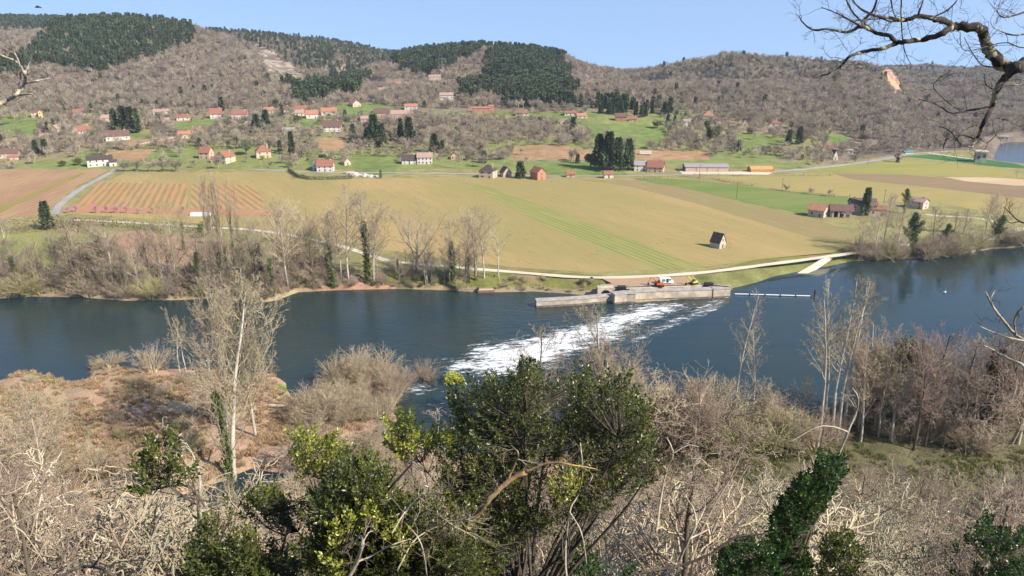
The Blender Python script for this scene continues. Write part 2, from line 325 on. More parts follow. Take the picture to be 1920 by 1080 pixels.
h1 = noise(nt, stretch(nt, P_, math.radians(10), 3, 1), .8, 6, .6); h2 = noise(nt, stretch(nt, P_, 0, 2.2, 1), .10, 3, .5)
hh = math_(nt, 'ADD', math_(nt, 'MULTIPLY', h1, math_(nt, 'ADD', math_(nt, 'MULTIPLY', ra, .55), .05)), math_(nt, 'MULTIPLY', h2, .35)); addbump(nt, b, hh, .8, .55)
me.materials.append(m); o = bpy.data.objects.new('river', me); link(o); tag(o, 'wide dark river with a white rapid over the weir', kind='structure')
# ------------------------------------------------------------------ fields, paths: sheets on the flat valley floor
def sheet(name, pxs, mat, z=4.0, dz=.03, label=None, world=None):
    mb = MB(); pts = world or [G(u, v, z) for u, v in pxs]
    mb.poly([(x, y, z+dz) for x, y in pts]); o = mb.build(name, mat)
    if o.data.polygons[0].normal.z < 0: o.data.flip_normals()
    tag(o, label, kind='structure'); return o
def dirof(a, b, z=4): p, q = G(*a, z), G(*b, z); return math.atan2(q[1]-p[1], q[0]-p[0])
def fieldmat(name, cols, ang, rowgap=0, rowc=None, rowamt=.5, patch=.03, rowlo=.55, rowhi=.8, speck=None, fine=.5):
    m, nt, b = newmat(name); b.inputs['Roughness'].default_value = .95; b.inputs['Specular IOR Level'].default_value = .1; P_ = pos(nt)
    c = mixc(nt, ramp(nt, noise(nt, stretch(nt, P_, ang, 4, 1), patch, 6, .62), .42, .58), cols[0], cols[1])
    c = mixc(nt, math_(nt, 'MULTIPLY', ramp(nt, noise(nt, stretch(nt, P_, ang, 14, 1), fine, 4, .7), .45, .7), .55), c, tuple(x*.72 for x in cols[0]))
    c = mixc(nt, math_(nt, 'MULTIPLY', ramp(nt, noise(nt, P_, 1.2, 5, .75), .5, .75), .45), c, tuple(x*.6 for x in cols[1]))
    if rowgap:
        sx = N(nt, 'SeparateXYZ'); L(nt, stretch(nt, P_, ang, 1, 1), sx.inputs[0])
        wob = math_(nt, 'MULTIPLY', noise(nt, stretch(nt, P_, ang, 8, 1), .25, 3), rowgap*.35)
        ph = math_(nt, 'MULTIPLY', math_(nt, 'ADD', sx.outputs[1], wob), 2*math.pi/rowgap); s = math_(nt, 'SINE', ph); s = math_(nt, 'MULTIPLY_ADD', s, .5); s.node.inputs[2].default_value = .5
        k = math_(nt, 'MULTIPLY', ramp(nt, s, rowlo, rowhi), math_(nt, 'MULTIPLY', ramp(nt, noise(nt, stretch(nt, P_, ang, 6, 1), .22, 4), .25, .55), rowamt)); c = mixc(nt, k, c, rowc)
    if speck:
        k = math_(nt, 'MULTIPLY', ramp(nt, noise(nt, stretch(nt, P_, ang, 2.0, 1), .5, 4, .7), .58, .66), ramp(nt, noise(nt, P_, .035, 3), .4, .6)); c = mixc(nt, math_(nt, 'MULTIPLY', k, .65), c, speck)
    L(nt, c, b.inputs['Base Color']); addbump(nt, b, noise(nt, P_, 1.5, 5, .7), .6, .2); return m
A1 = dirof((870,345), (1290,505)); A2 = dirof((0,395), (200,318)); A3 = dirof((150,385), (190,345))
sheet('field', [(232,324),(545,322),(545,336),(720,335),(870,331),(1010,337),(1130,334),(1190,338),(1300,356),(1400,382),(1510,404),(1590,432),(1600,455),(1560,474),(1440,484),(1300,503),(1110,511),(960,501),(780,478),(720,468),(620,447),(500,428),(420,424),(300,412),(120,400),(150,378),(190,348)],
  fieldmat('stubble', [(.40, .285, .125), (.31, .255, .10)], A1, 1.6, (.21, .19, .075), .4, speck=(.10, .12, .035), patch=.014), label='large tan field striped with young green')
sheet('field', [(870,343),(900,345),(990,377),(1090,415),(1190,452),(1290,490),(1330,502),(1235,506),(1140,470),(1040,430),(960,390),(905,362)],
  fieldmat('green_rows', [(.34, .285, .105), (.28, .265, .09)], A1, 3.2, (.15, .20, .05), .8, rowlo=.3, rowhi=.8), dz=.045, label='green crop strip running down the tan field')
sheet('field', [(1080,336),(1190,338),(1300,356),(1400,382),(1510,404),(1590,432),(1600,452),(1560,458),(1450,425),(1300,380),(1180,350)],
  fieldmat('rough_strip', [(.30, .225, .11), (.27, .245, .09)], A1, 2.8, (.19, .16, .08), .6), dz=.045, label='rough brown strip beside the green meadow')
sheet('field', [(-260,318),(75,310),(205,314),(200,322),(150,345),(115,372),(98,390),(80,402),(0,411),(-260,420)],
  fieldmat('ploughed_vines', [(.42, .27, .14), (.37, .215, .12)], A2, 3.4, (.21, .15, .10), .75, rowlo=.45), label='brown ploughed field with long rows')
sheet('field', [(-40,402),(150,325),(165,323),(-10,404),(-40,415)], fieldmat('row_gap', [(.24, .23, .06), (.28, .22, .08)], A2), dz=.06, label='green balk across the ploughed field')
vm = fieldmat('vineyard_soil', [(.44, .235, .115), (.42, .25, .14)], A3, 4.2, (.215, .20, .075), .9, rowlo=.35, rowhi=.75)
sheet('field', [(182,342),(350,345),(353,391),(140,388),(150,372)], vm, dz=.06, label='orange vineyard plot with green rows')
A4 = dirof((400,392), (385,347)); vm2 = fieldmat('vineyard_soil', [(.44, .235, .115), (.42, .25, .14)], A4+.12, 4.2, (.215, .20, .075), .9, rowlo=.35, rowhi=.75)
sheet('field', [(359,345),(470,347),(495,372),(492,393),(357,391)], vm2, dz=.06, label='second orange vineyard plot')
red = fieldmat('red_soil', [(.44, .225, .13), (.40, .21, .12)], 0)
sheet('field', [(125,392),(140,389),(353,392),(500,394),(540,402),(500,404),(300,401),(112,398)], red, dz=.07, label='bare red soil strip')
sheet('field', [(190,443),(250,432),(300,440),(360,446),(420,450),(440,480),(400,495),(300,500),(200,500),(170,470)], fieldmat('garden_soil', [(.37, .22, .14), (.34, .23, .14)], .3), dz=.03, label='brown garden plot behind the river trees')
gm = fieldmat('meadow', [(.15, .205, .055), (.19, .22, .07)], .3, speck=(.10, .16, .03))
sheet('field', [(-60,440),(60,432),(190,437),(180,452),(160,500),(60,515),(-60,520)], fieldmat('garden_grass', [(.20, .235, .055), (.27, .25, .09)], .3), dz=.03, label='green garden plot at the left edge')
sheet('field', [(1180,334),(1300,337),(1420,352),(1590,370),(1600,402),(1545,408),(1520,404),(1400,380),(1300,356)], gm, dz=.06, label='bright green meadow before the farm')
sheet('field', [(1330,333),(1480,326),(1640,318),(1750,330),(1850,350),(1920,362),(2100,380),(2100,430),(1860,400),(1760,380),(1640,378),(1590,368),(1420,350)],
  fieldmat('late_stubble', [(.36, .28, .11), (.31, .27, .10)], .4, 2.4, (.24, .2, .08), .4), dz=.03, label='yellow field behind the farm')
sheet('field', [(1560,325),(1700,328),(1920,345),(2100,352),(2100,380),(1920,372),(1750,352),(1600,337)], fieldmat('brown_strip', [(.25, .18, .11), (.28, .20, .11)], .1, 2.2, (.18, .13, .08), .5), dz=.05, label='brown vine strip beyond the yellow field')
sheet('field', [(1490,318),(1640,306),(1700,300),(1860,312),(1930,330),(1900,336),(1700,328),(1560,324)], fieldmat('far_stubble', [(.33, .28, .09), (.25, .26, .07)], .2, 4, (.17, .21, .06), .5), dz=.05, label='striped yellow green field near the far bend')
sheet('field', [(1692,293),(1740,290),(1790,292),(1900,306),(1935,316),(1880,314),(1790,303)], fieldmat('winter_wheat', [(.055, .145, .045), (.07, .17, .055)], .2), dz=.07, label='dark green wheat field by the far bend')
sheet('field', [(1770,332),(1850,333),(1930,337),(1990,342),(1990,350),(1900,348),(1810,340)], fieldmat('quarry_sand', [(.55, .42, .28), (.5, .36, .22)], .2), dz=.08, label='pale sandy working ground at the right')
road = fieldmat('chalk_track', [(.62, .55, .42), (.55, .47, .35)], 0); asph = fieldmat('old_asphalt', [(.36, .34, .32), (.32, .3, .28)], 0)
def strip(name, pxs, width, mat, label, z=4.0, dz=.10, drape=False):
    """ribbon along a centre line given by ground points; drape follows the terrain"""
    P = [Vector((*G(u, v, z), z)) if not drape else hit(u, v) for u, v in pxs]
    Q = []
    for i in range(len(P)-1):
        n = max(2, int((P[i+1]-P[i]).length/6)) 
        p0, p1, p2, p3 = P[max(i-1, 0)], P[i], P[i+1], P[min(i+2, len(P)-1)]
        for k in range(n):
            t = k/n; Q.append(.5*((2*p1)+(p2-p0)*t+(2*p0-5*p1+4*p2-p3)*t*t+(3*p1-p0-3*p2+p3)*t**3))
    Q.append(P[-1]); mb = MB(); E = []
    for i, q in enumerate(Q):
        d = (Q[min(i+1, len(Q)-1)]-Q[max(i-1, 0)]); d.z = 0; d.normalize(); nrm = Vector((-d.y, d.x, 0))*width*.5*(1+.12*math.sin(i*1.7))
        a, b_ = q+nrm, q-nrm
        if drape: a.z = terr1(a.x, a.y)+.25; b_.z = terr1(b_.x, b_.y)+.25
        else: a.z = b_.z = z+dz
        E.append((a, b_))
    for i in range(len(E)-1): mb.poly([E[i][1], E[i+1][1], E[i+1][0], E[i][0]])
    o = mb.build(name, mat); tag(o, label, kind='structure')
    if o.data.polygons[0].normal.z < 0: o.data.flip_normals()
    return o
strip('path', [(128,412),(200,415),(300,421),(400,427),(470,431),(560,444),(640,462),(720,487),(770,494),(860,502),(960,510),(1090,520),(1200,519),(1320,511),(1440,496),(1540,483),(1610,473),(1680,461),(1750,455),(1820,452),(1870,447),(1900,437),(1915,427)], 3.4, road, 'pale gravel riverside path')
mb = MB(); q4 = [(*G(1538,487,4.1), 4.13), (*G(1562,480,4.1), 4.13), (*G(1511,515,.2), .2), (*G(1490,515,.2), .2)]; q4 = q4[::-1]; mb.hexa([(x, y, z-1.2) for x, y, z in q4]+q4); o = mb.build('slipway', road); tag(o, 'pale slipway ramp down to the water', kind='structure')
strip('road', [(104,402),(112,385),(150,355),(200,328),(222,314)], 4.2, asph, 'narrow grey lane beside the ploughed field')
strip('road', [(1330,325),(1450,322),(1560,312),(1660,298),(1710,288),(1780,284)], 6, asph, 'grey road along the foot of the far hill', dz=.11)
strip('road', [(240,316),(400,314),(560,322),(700,324),(800,325),(880,326),(1010,330),(1130,330),(1300,328)], 4, asph, 'village lane along the top of the tan field', dz=.11)
strip('path', [(1735,402),(1760,405),(1830,409),(1880,420)], 3, road, 'pale farm track beyond the trees', dz=.12)
strip('road', [(258,273),(300,264),(335,257),(352,256)], 4, road, 'pale village lane climbing between gardens', drape=True)
strip('path', [(1740,287),(1790,294),(1840,300)], 5, road, 'sandy track to the far bend', dz=.14, z=4)
sheet('yard', [(1125,521),(1190,522),(1270,520),(1300,519),(1310,528),(1250,533),(1180,536),(1150,533)], fieldmat('yard_earth', [(.44, .30, .19), (.40, .26, .16)], 0), dz=.08, label='bare earth yard behind the lock')
sheet('yard', [(1270,318),(1300,322),(1400,322),(1450,324),(1440,328),(1280,327)], road, dz=.16, label='pale yard around the long barn')
black = basic('black_film', (.05, .05, .06), (.09, .085, .09), 1, .5)
for pp, lb in (([(86,449),(110,452),(195,460),(170,463),(120,459),(90,452)], 'black film over a garden bed, widest'), ([(0,500),(62,463),(66,465),(4,508)], 'black film over a garden bed at the left edge'), ([(298,508),(312,488),(318,489),(308,512)], 'short black film strip by the river trees'), ([(365,452),(400,456),(398,459),(366,455)], 'black film strip by the brown plot')):
    mb = MB(); pts = [G(u, v, 4) for u, v in pp]; n = len(pts); mb.prism(pts[::1], 4.03, 4.16); o = mb.build('mulch_film', black); tag(o, lb, 'mulch film')
# ------------------------------------------------------------------ plant generators
def grow(seed, r0, nseg, kids, ang, ratio, wob, up, start=.3, taper=.5, startk=.15, lean=0, minr=.0009, fork=0, shape='round', rk=.55):
    """branching skeleton of unit height: list of (points, radii, level)"""
    rg = random.Random(seed); out = []; LV = len(nseg)
    def rv(): return Vector((rg.gauss(0, 1), rg.gauss(0, 1), rg.gauss(0, 1)))
    def br(p, d, ln, r, lv):
        pts = [p.copy()]; rad = [r]; n = nseg[lv]; dirs = [d.copy()]
        for i in range(n):
            d = (d+rv()*wob[lv]+Vector((0, 0, up[lv]))).normalized(); p = p+d*(ln/n); pts.append(p.copy()); dirs.append(d.copy())
            rad.append(max(minr*.6, r*(1-(1-.25)*(i+1)/n)))
        out.append((pts, rad, lv))
        if lv+1 < LV:
            st = start if lv == 0 else startk
            for k in range(kids[lv]):
                t = st+(1-st)*(k+rg.random())/kids[lv]; f = min(t*n, n-.001); i = int(f); q = pts[i].lerp(pts[i+1], f-i); dd = dirs[i+1]
                a = math.radians(ang[lv]*rg.uniform(.75, 1.25)); ax = dd.cross(rv()).normalized(); nd = dd.copy(); nd.rotate(Matrix.Rotation(a, 3, ax))
                rt = (t-st)/(1-st)
                if shape == 'round' and lv == 0: fl = .55+.75*math.sin(math.pi*min(1, rt*.8+.2))-.35*rt
                elif shape == 'cone' and lv == 0: fl = 1-.75*rt
                elif shape == 'column' and lv == 0: fl = 1-.35*rt
                else: fl = 1-.5*rt
                br(q, nd, ln*ratio[lv]*fl*rg.uniform(.75, 1.2), max(minr, rad[i]*rk*rg.uniform(.7, 1)), lv+1)
    br(Vector((0, 0, 0)), Vector((lean, 0, 1)).normalized(), 1.0 if not fork else fork, r0, 0)
    return out
def tubes(brs, sides):
    P0, P1, R0, R1 = [], [], [], []
    for pts, rad, lv in brs:
        for i in range(len(pts)-1): P0.append(pts[i]); P1.append(pts[i+1]); R0.append(rad[i]); R1.append(rad[i+1])
    P0 = np.array(P0); P1 = np.array(P1); R0 = np.array(R0); R1 = np.array(R1); D = P1-P0; Ln = np.linalg.norm(D, axis=1, keepdims=True)+1e-9; D = D/Ln
    P1 = P1+D*np.minimum(R1[:, None]*.6, Ln*.2)
    A = np.where(np.abs(D[:, 2:]) < .9, np.array([[0, 0, 1.]]), np.array([[1., 0, 0]])); A = np.cross(D, A); A /= np.linalg.norm(A, axis=1, keepdims=True); B = np.cross(D, A)
    n = len(P0); V = np.zeros((n, 2*sides, 3))
    for k in range(sides):
        t = 2*math.pi*k/sides; o = A*math.cos(t)+B*math.sin(t); V[:, k] = P0+o*R0[:, None]; V[:, sides+k] = P1+o*R1[:, None]
    F = []; base = np.arange(n)*2*sides
    for k in range(sides):
        j = (k+1) % sides; F.append(np.stack([base+k, base+j, base+sides+j, base+sides+k], 1))
    return V.reshape(-1, 3), np.concatenate(F)
def leaves(C, Nn, size, rng, fold=.25, asp=.55, jit=.3):
    """C centres (n,3), Nn axis directions; each leaf two quads folded along the midrib"""
    n = len(C); ax = Nn/np.linalg.norm(Nn, axis=1, keepdims=True); r = rng.normal(size=(n, 3)); sd = np.cross(ax, r); sd /= np.linalg.norm(sd, axis=1, keepdims=True); up_ = np.cross(sd, ax)
    s = size*rng.uniform(1-jit, 1+jit, (n, 1)); tip = C+ax*s; m = C+ax*s*.5; wv_ = sd*s*asp*.5; f = up_*s*fold*.4
    V = np.stack([C, m+wv_+f, tip, m-wv_+f, ], 1).reshape(-1, 3); b = np.arange(n)*4
    F = np.concatenate([np.stack([b, b+1, b+2], 1), np.stack([b, b+2, b+3], 1)]); return V, F
# materials of plants
bark_grey = basic('grey_bark', (.36, .31, .25), (.20, .17, .14), 3, .9, rnd=.25, world=False)
bark_pale = basic('pale_bark', (.52, .48, .41), (.30, .26, .21), 5, .9, rnd=.12)
bark_dark = basic('dark_bark', (.10, .08, .06), (.15, .13, .09), 3, .9, rnd=.2)
bark_lichen = basic('lichen_bark', (.47, .42, .29), (.22, .19, .13), 4, .9, rnd=.25)
twig_grey = basic('grey_twig', (.40, .325, .245), (.29, .235, .18), 3, .9, rnd=.25)
twig_tan = basic('tan_twig', (.48, .40, .265), (.34, .28, .185), 3, .9, rnd=.22)
twig_far = basic('far_twig', (.40, .34, .25), (.29, .245, .18), 3, .9, rnd=.35)
twig_far2 = basic('far_twig_purple', (.30, .245, .20), (.22, .18, .15), 3, .9, rnd=.3)
twig_red = basic('red_twig', (.35, .265, .20), (.26, .20, .15), 3, .9, rnd=.2)
twig_green = basic('budding_twig', (.42, .39, .19), (.34, .30, .16), 3, .9, rnd=.15)
twig_olive = basic('olive_twig', (.43, .36, .24), (.32, .265, .18), 3, .9, rnd=.15)
leaf_ivy = basic('ivy_leaf', (.045, .085, .018), (.10, .145, .03), 2, .5, rnd=.2, spec=.4)
leaf_pine = basic('pine_needles', (.075, .105, .052), (.115, .14, .062), 1.5, .8, rnd=.35)
leaf_oak = basic('evergreen_oak', (.13, .15, .08), (.18, .19, .10), 1.5, .8, rnd=.3)
leaf_pinkb = basic('pink_blossom', (.50, .22, .34), (.42, .18, .28), 2, .8, rnd=.15)
leaf_yel = basic('yellow_spring_leaf', (.42, .42, .06), (.33, .36, .05), 2, .7, rnd=.1, trans=.2)
leaf_bush = basic('bush_leaf', (.10, .15, .03), (.16, .19, .05), 2, .7, rnd=.25)
def branch_proto(nm, brs, tmat, cmat, split=1, leafmat=None, leafpts=None, extra=None):
    """returns dict part name -> mesh; trunk = levels < split"""
    d = {}
    V, F = tubes([b for b in brs if b[2] < split], 7); d['trunk'] = npmesh('trunk', V, F, tmat, smooth=True)
    V, F = tubes([b for b in brs if b[2] >= split], 3); d['crown'] = npmesh('crown', V, F, cmat)
    if extra: d.update(extra)
    return d
def leafcloud(brs, lvmin, n, size, seed, spread, mat, name='foliage', zmax=None, tmax=1, asp=.6):
    rng = np.random.RandomState(seed); P = []; D = []
    cand = [b for b in brs if b[2] >= lvmin] if lvmin >= 0 else [b for b in brs if b[2] == 0]
    for k in range(n):
        pts, rad, lv = cand[rng.randint(len(cand))]; t = rng.rand()*(len(pts)-1)*tmax; i = min(int(t), len(pts)-2); q = pts[i].lerp(pts[i+1], t-i)
        if zmax and q.z > zmax: continue
        P.append(np.array(q)+rng.normal(size=3)*spread); D.append(rng.normal(size=3)+np.array([0, 0, .3]))
    V, F = leaves(np.array(P), np.array(D), size, rng, asp=asp); return npmesh(name, V, F, mat)
PROTO = {}
def P_(k, d): PROTO.setdefault(k, []).append(d)
for s in range(3):   # tall slender bare tree, river bank
    b = grow(100+s, .011, [9, 5, 4, 3], [30, 7, 5], [48, 42, 40], [.30, .42, .45], [.05, .16, .22, .3], [.05, .10, .06, .02], start=.28, minr=.0014, shape='round'); P_('slender', branch_proto('slender', b, bark_pale, twig_tan))
    if s < 2: P_('slender_ivy', branch_proto('slender', b, bark_grey, twig_grey, extra={'ivy': leafcloud(b, -1, 2600, .022, s, .016, leaf_ivy, 'ivy', tmax=.72)}))
for s in range(2):   # broad bare tree
    b = grow(120+s, .030, [4, 7, 5, 4, 3], [9, 9, 6, 5], [38, 40, 42, 45], [1.35, .5, .42, .45], [.06, .10, .16, .22, .3], [.1, .08, .05, .03, 0], start=.35, minr=.0011, fork=.42); P_('broad', branch_proto('broad', b, bark_grey, twig_grey, 2))
for s in range(2):   # column poplar
    b = grow(130+s, .011, [10, 7, 4, 3], [40, 7, 4], [20, 28, 30], [.24, .34, .4], [.02, .06, .1, .2], [.05, .16, .12, .1], start=.10, minr=.0009, shape='column'); P_('poplar', branch_proto('poplar', b, bark_pale, twig_tan))
for s in range(2):   # white barked poplar, upswept sparse
    b = grow(140+s, .010, [9, 6, 4, 3], [15, 7, 5], [50, 38, 38], [.27, .45, .45], [.04, .10, .16, .2], [.03, .12, .08, .04], start=.42, minr=.0009, shape='cone', lean=.05*s); P_('whitepop', branch_proto('w', b, bark_pale, twig_tan))
for s in range(3):   # bush of many stems
    out = []
    for k in range(26):
        rg = random.Random(s*50+k); b = grow(150+s*40+k, .012, [4, 4, 3], [8, 5], [35, 38], [.42, .45], [.1, .16, .25], [.06, .05, .02], start=.15, minr=.003, fork=rg.uniform(.6, 1), lean=0)
        a = rg.uniform(0, 6.28); t = rg.uniform(.1, .85); M = Matrix.Rotation(t, 3, Vector((math.cos(a), math.sin(a), 0))); off = Vector((math.cos(a+1.6)*-.1, math.sin(a+1.6)*.1, 0))
        out += [([M@p+off for p in pts], rad, 1 if lv else 0) for pts, rad, lv in b]
    P_('bush', out)
BUSH = PROTO.pop('bush')
for nm, mt in (('bush_tan', twig_tan), ('bush_grey', twig_grey), ('bush_green', twig_green), ('bush_red', twig_red), ('bush_olive', twig_olive)):
    for o_ in BUSH: P_(nm, {k: v for k, v in branch_proto('b', o_, mt, mt).items()})
for s in range(3):   # twiggy round bare tree (near slope, lichen)
    b = grow(170+s, .018, [5, 6, 5, 4, 3], [8, 8, 6, 5], [45, 48, 50, 52], [.85, .5, .46, .5], [.12, .2, .26, .3, .35], [.08, .06, .03, 0, 0], start=.25, minr=.0016, fork=.6); P_('twiggy', branch_proto('twiggy', b, bark_lichen, twig_tan, 1))
    if s < 2: P_('twiggy_grey', branch_proto('twiggy', b, bark_grey, twig_grey, 1))
for s in range(2):   # tree with fresh olive green haze of buds
    b = grow(180+s, .016, [7, 6, 5, 4, 3], [15, 8, 6, 4], [42, 40, 40, 45], [.42, .45, .42, .45], [.05, .12, .18, .22, .3], [.05, .10, .06, .03, 0], start=.22, minr=.0011, shape='round'); P_('budding', branch_proto('bud', b, bark_pale, twig_olive))
    P_('alder', branch_proto('alder', b, bark_dark, twig_red))
    bi = grow(190+s, .02, [6, 6, 4, 3], [16, 7, 5], [40, 45, 45], [.26, .45, .45], [.08, .14, .2, .25], [.04, .06, .03, 0], start=.12, minr=.0012, shape='round'); P_('ivytree', branch_proto('ivt', bi, bark_dark, twig_grey, extra={'ivy': leafcloud([q for q in bi if q[2] <= 1], 0, 6500, .026, s, .03, leaf_ivy, 'ivy')}))
    P_('willow', branch_proto('wil', b, bark_grey, twig_green))
for s in range(4):   # crooked lichen crusted slope tree with thick bent limbs
    b = grow(260+s, .020, [6, 6, 5, 4], [8, 7, 5], [55, 52, 50], [.75, .52, .5], [.24, .32, .36, .38], [.10, .10, .06, .02], start=.2, minr=.0036, fork=.7, rk=.62); P_('gnarly', branch_proto('g', b, bark_lichen, bark_lichen if s % 2 else twig_tan))
for s in range(2):   # dense fan crowned willow-poplar of the gravel bar
    b = grow(280+s, .014, [9, 6, 5, 4, 3], [24, 9, 6, 4], [40, 38, 38, 40], [.40, .46, .46, .45], [.05, .10, .16, .22, .3], [.05, .14, .10, .06, 0], start=.22, minr=.0012, shape='round'); P_('barpop', branch_proto('bp', b, bark_pale, twig_olive))
for s in range(4):   # dense round crowned tree for the middle distance
    b = grow(240+s, .024, [3, 5, 4, 3], [12, 9, 7], [44, 44, 46], [.95, .5, .5], [.06, .14, .2, .25], [.1, .08, .04, 0], start=.3, minr=.0075, fork=.5); P_('roundtree', branch_proto('rt', b, bark_grey, [twig_far, twig_grey][s % 2]))
def conifer(seed, n=1500, wid=.2, mat=leaf_pine, bl=.09, base=.08):
    rng = np.random.RandomState(seed); t = rng.rand(n)**.8; z = base+(1-base)*t; lay = np.sin(z*60)*.12; rad = wid*(1-t)**.75*(1+lay)*rng.uniform(.45, 1.05, n)+.008; a = rng.rand(n)*6.283
    k = .75+.35*np.sin(a*3+z*9+seed); rad = rad*k
    rad = np.where(rng.rand(n) < .12, rad*1.25, rad); C = np.stack([np.cos(a)*rad*.75, np.sin(a)*rad*.75, z], 1); D = np.stack([np.cos(a), np.sin(a), rng.uniform(-.5, .25, n)], 1)+rng.normal(size=(n, 3))*.25
    V, F = leaves(C, D, bl, rng, asp=.5); b = [([Vector((0, 0, 0)), Vector((0, 0, .95))], [.014, .003], 0)]; tv, tf = tubes(b, 6)
    return {'trunk': npmesh('trunk', tv, tf, bark_dark), 'crown': npmesh('crown', V, F, mat)}
for s in range(3): P_('conifer', conifer(s))
for s in range(2): P_('cedar', conifer(10+s, 2200, .34, leaf_pine, .11, .12))
for s in range(2): P_('cypress', conifer(20+s, 900, .10, leaf_oak, .07, .02))
def leafball(seed, n, mat, size, stem=.25, flat=1, blobs=14):
    rng = np.random.RandomState(seed); cs = rng.normal(size=(blobs, 3)); cs /= np.linalg.norm(cs, axis=1, keepdims=True); cs *= rng.uniform(.4, 1, (blobs, 1))*.24; cs[:, 2] = cs[:, 2]*flat*1.1+(1+stem)*.5
    ci = rng.randint(blobs, size=n); d = rng.normal(size=(n, 3)); d /= np.linalg.norm(d, axis=1, keepdims=True); C = cs[ci]+d*rng.uniform(.7, 1.05, (n, 1))*rng.uniform(.10, .17, (blobs,))[ci][:, None]
    V, F = leaves(C, d+rng.normal(size=(n, 3))*.6, size, rng, asp=.7); V[:, 2] = np.maximum(V[:, 2], .01)
    b = grow(seed, .03, [4, 4, 3], [7, 3], [45, 40], [.6, .5], [.1, .15, .2], [.1, .05, 0], start=.3, fork=.6, minr=.004); tv, tf = tubes(b, 5)
    return {'trunk': npmesh('trunk', tv, tf, bark_dark), 'crown': npmesh('crown', V, F, mat)}
for s in range(2): P_('evergreen', leafball(30+s, 2600, leaf_oak, .05))
for s in range(2): P_('greenbush', leafball(40+s, 1500, leaf_bush, .06, stem=-.05))
P_('umbrella_pine', leafball(50, 2200, leaf_pine, .05, stem=.75, flat=.4)); P_('pinktree', leafball(51, 700, leaf_pinkb, .05, stem=.2)); P_('yellowbush', leafball(52, 1500, leaf_yel, .05, stem=-.05))
# ------------------------------------------------------------------ individual plants
NAMES = dict(slender='slender_tree', slender_ivy='ivy_clad_tree', broad='broad_bare_tree', poplar='column_poplar', whitepop='white_poplar', twiggy='lichen_tree', twiggy_grey='bare_tree', budding='budding_tree', roundtree='bare_tree', gnarly='lichen_tree', barpop='budding_tree', alder='alder_tree', ivytree='ivy_tree', willow='willow_tree',
  bush_tan='bare_bush', bush_grey='bare_bush', bush_green='budding_bush', bush_red='reddish_bush', bush_olive='olive_bush', conifer='conifer', cedar='cedar', cypress='cypress', evergreen='evergreen_oak', greenbush='green_bush', umbrella_pine='umbrella_pine', pinktree='pink_blossom_tree', yellowbush='yellow_bush')
def plant(kind, p, h, label, group=None, wide=1, rz=None, cat=None, lean=None):
    d = PROTO[kind][R.randrange(len(PROTO[kind]))]; e = empty(NAMES[kind], p, R.uniform(0, 6.28) if rz is None else rz, h); e.scale = (h*wide, h*wide, h)
    if lean: e.rotation_euler = (lean[0], lean[1], R.uniform(0, 6.28) if rz is None else rz); e.rotation_mode = 'ZYX' if False else 'XYZ'
    if not cat: cat = 'bush' if 'bush' in NAMES[kind] else 'tree'
    tag(e, label, cat, group)
    for nm, me_ in d.items():
        o = bpy.data.objects.new(nm if 'bush' not in kind or nm != 'trunk' else 'stems', me_); link(o, e)
    return e
def pt(kind, u, v, vtop, label, group=None, wide=1, **k):
    """tree whose foot is seen at (u, v) and whose tip reaches vtop; height from its real distance"""
    p = hit(u, v, k.pop('y0', 0)); q = PY(u, vtop, p.y); h = max(1, q.z-p.z)
    return plant(kind, p-Vector((0, 0, .15)), h, label, group, wide, **k)
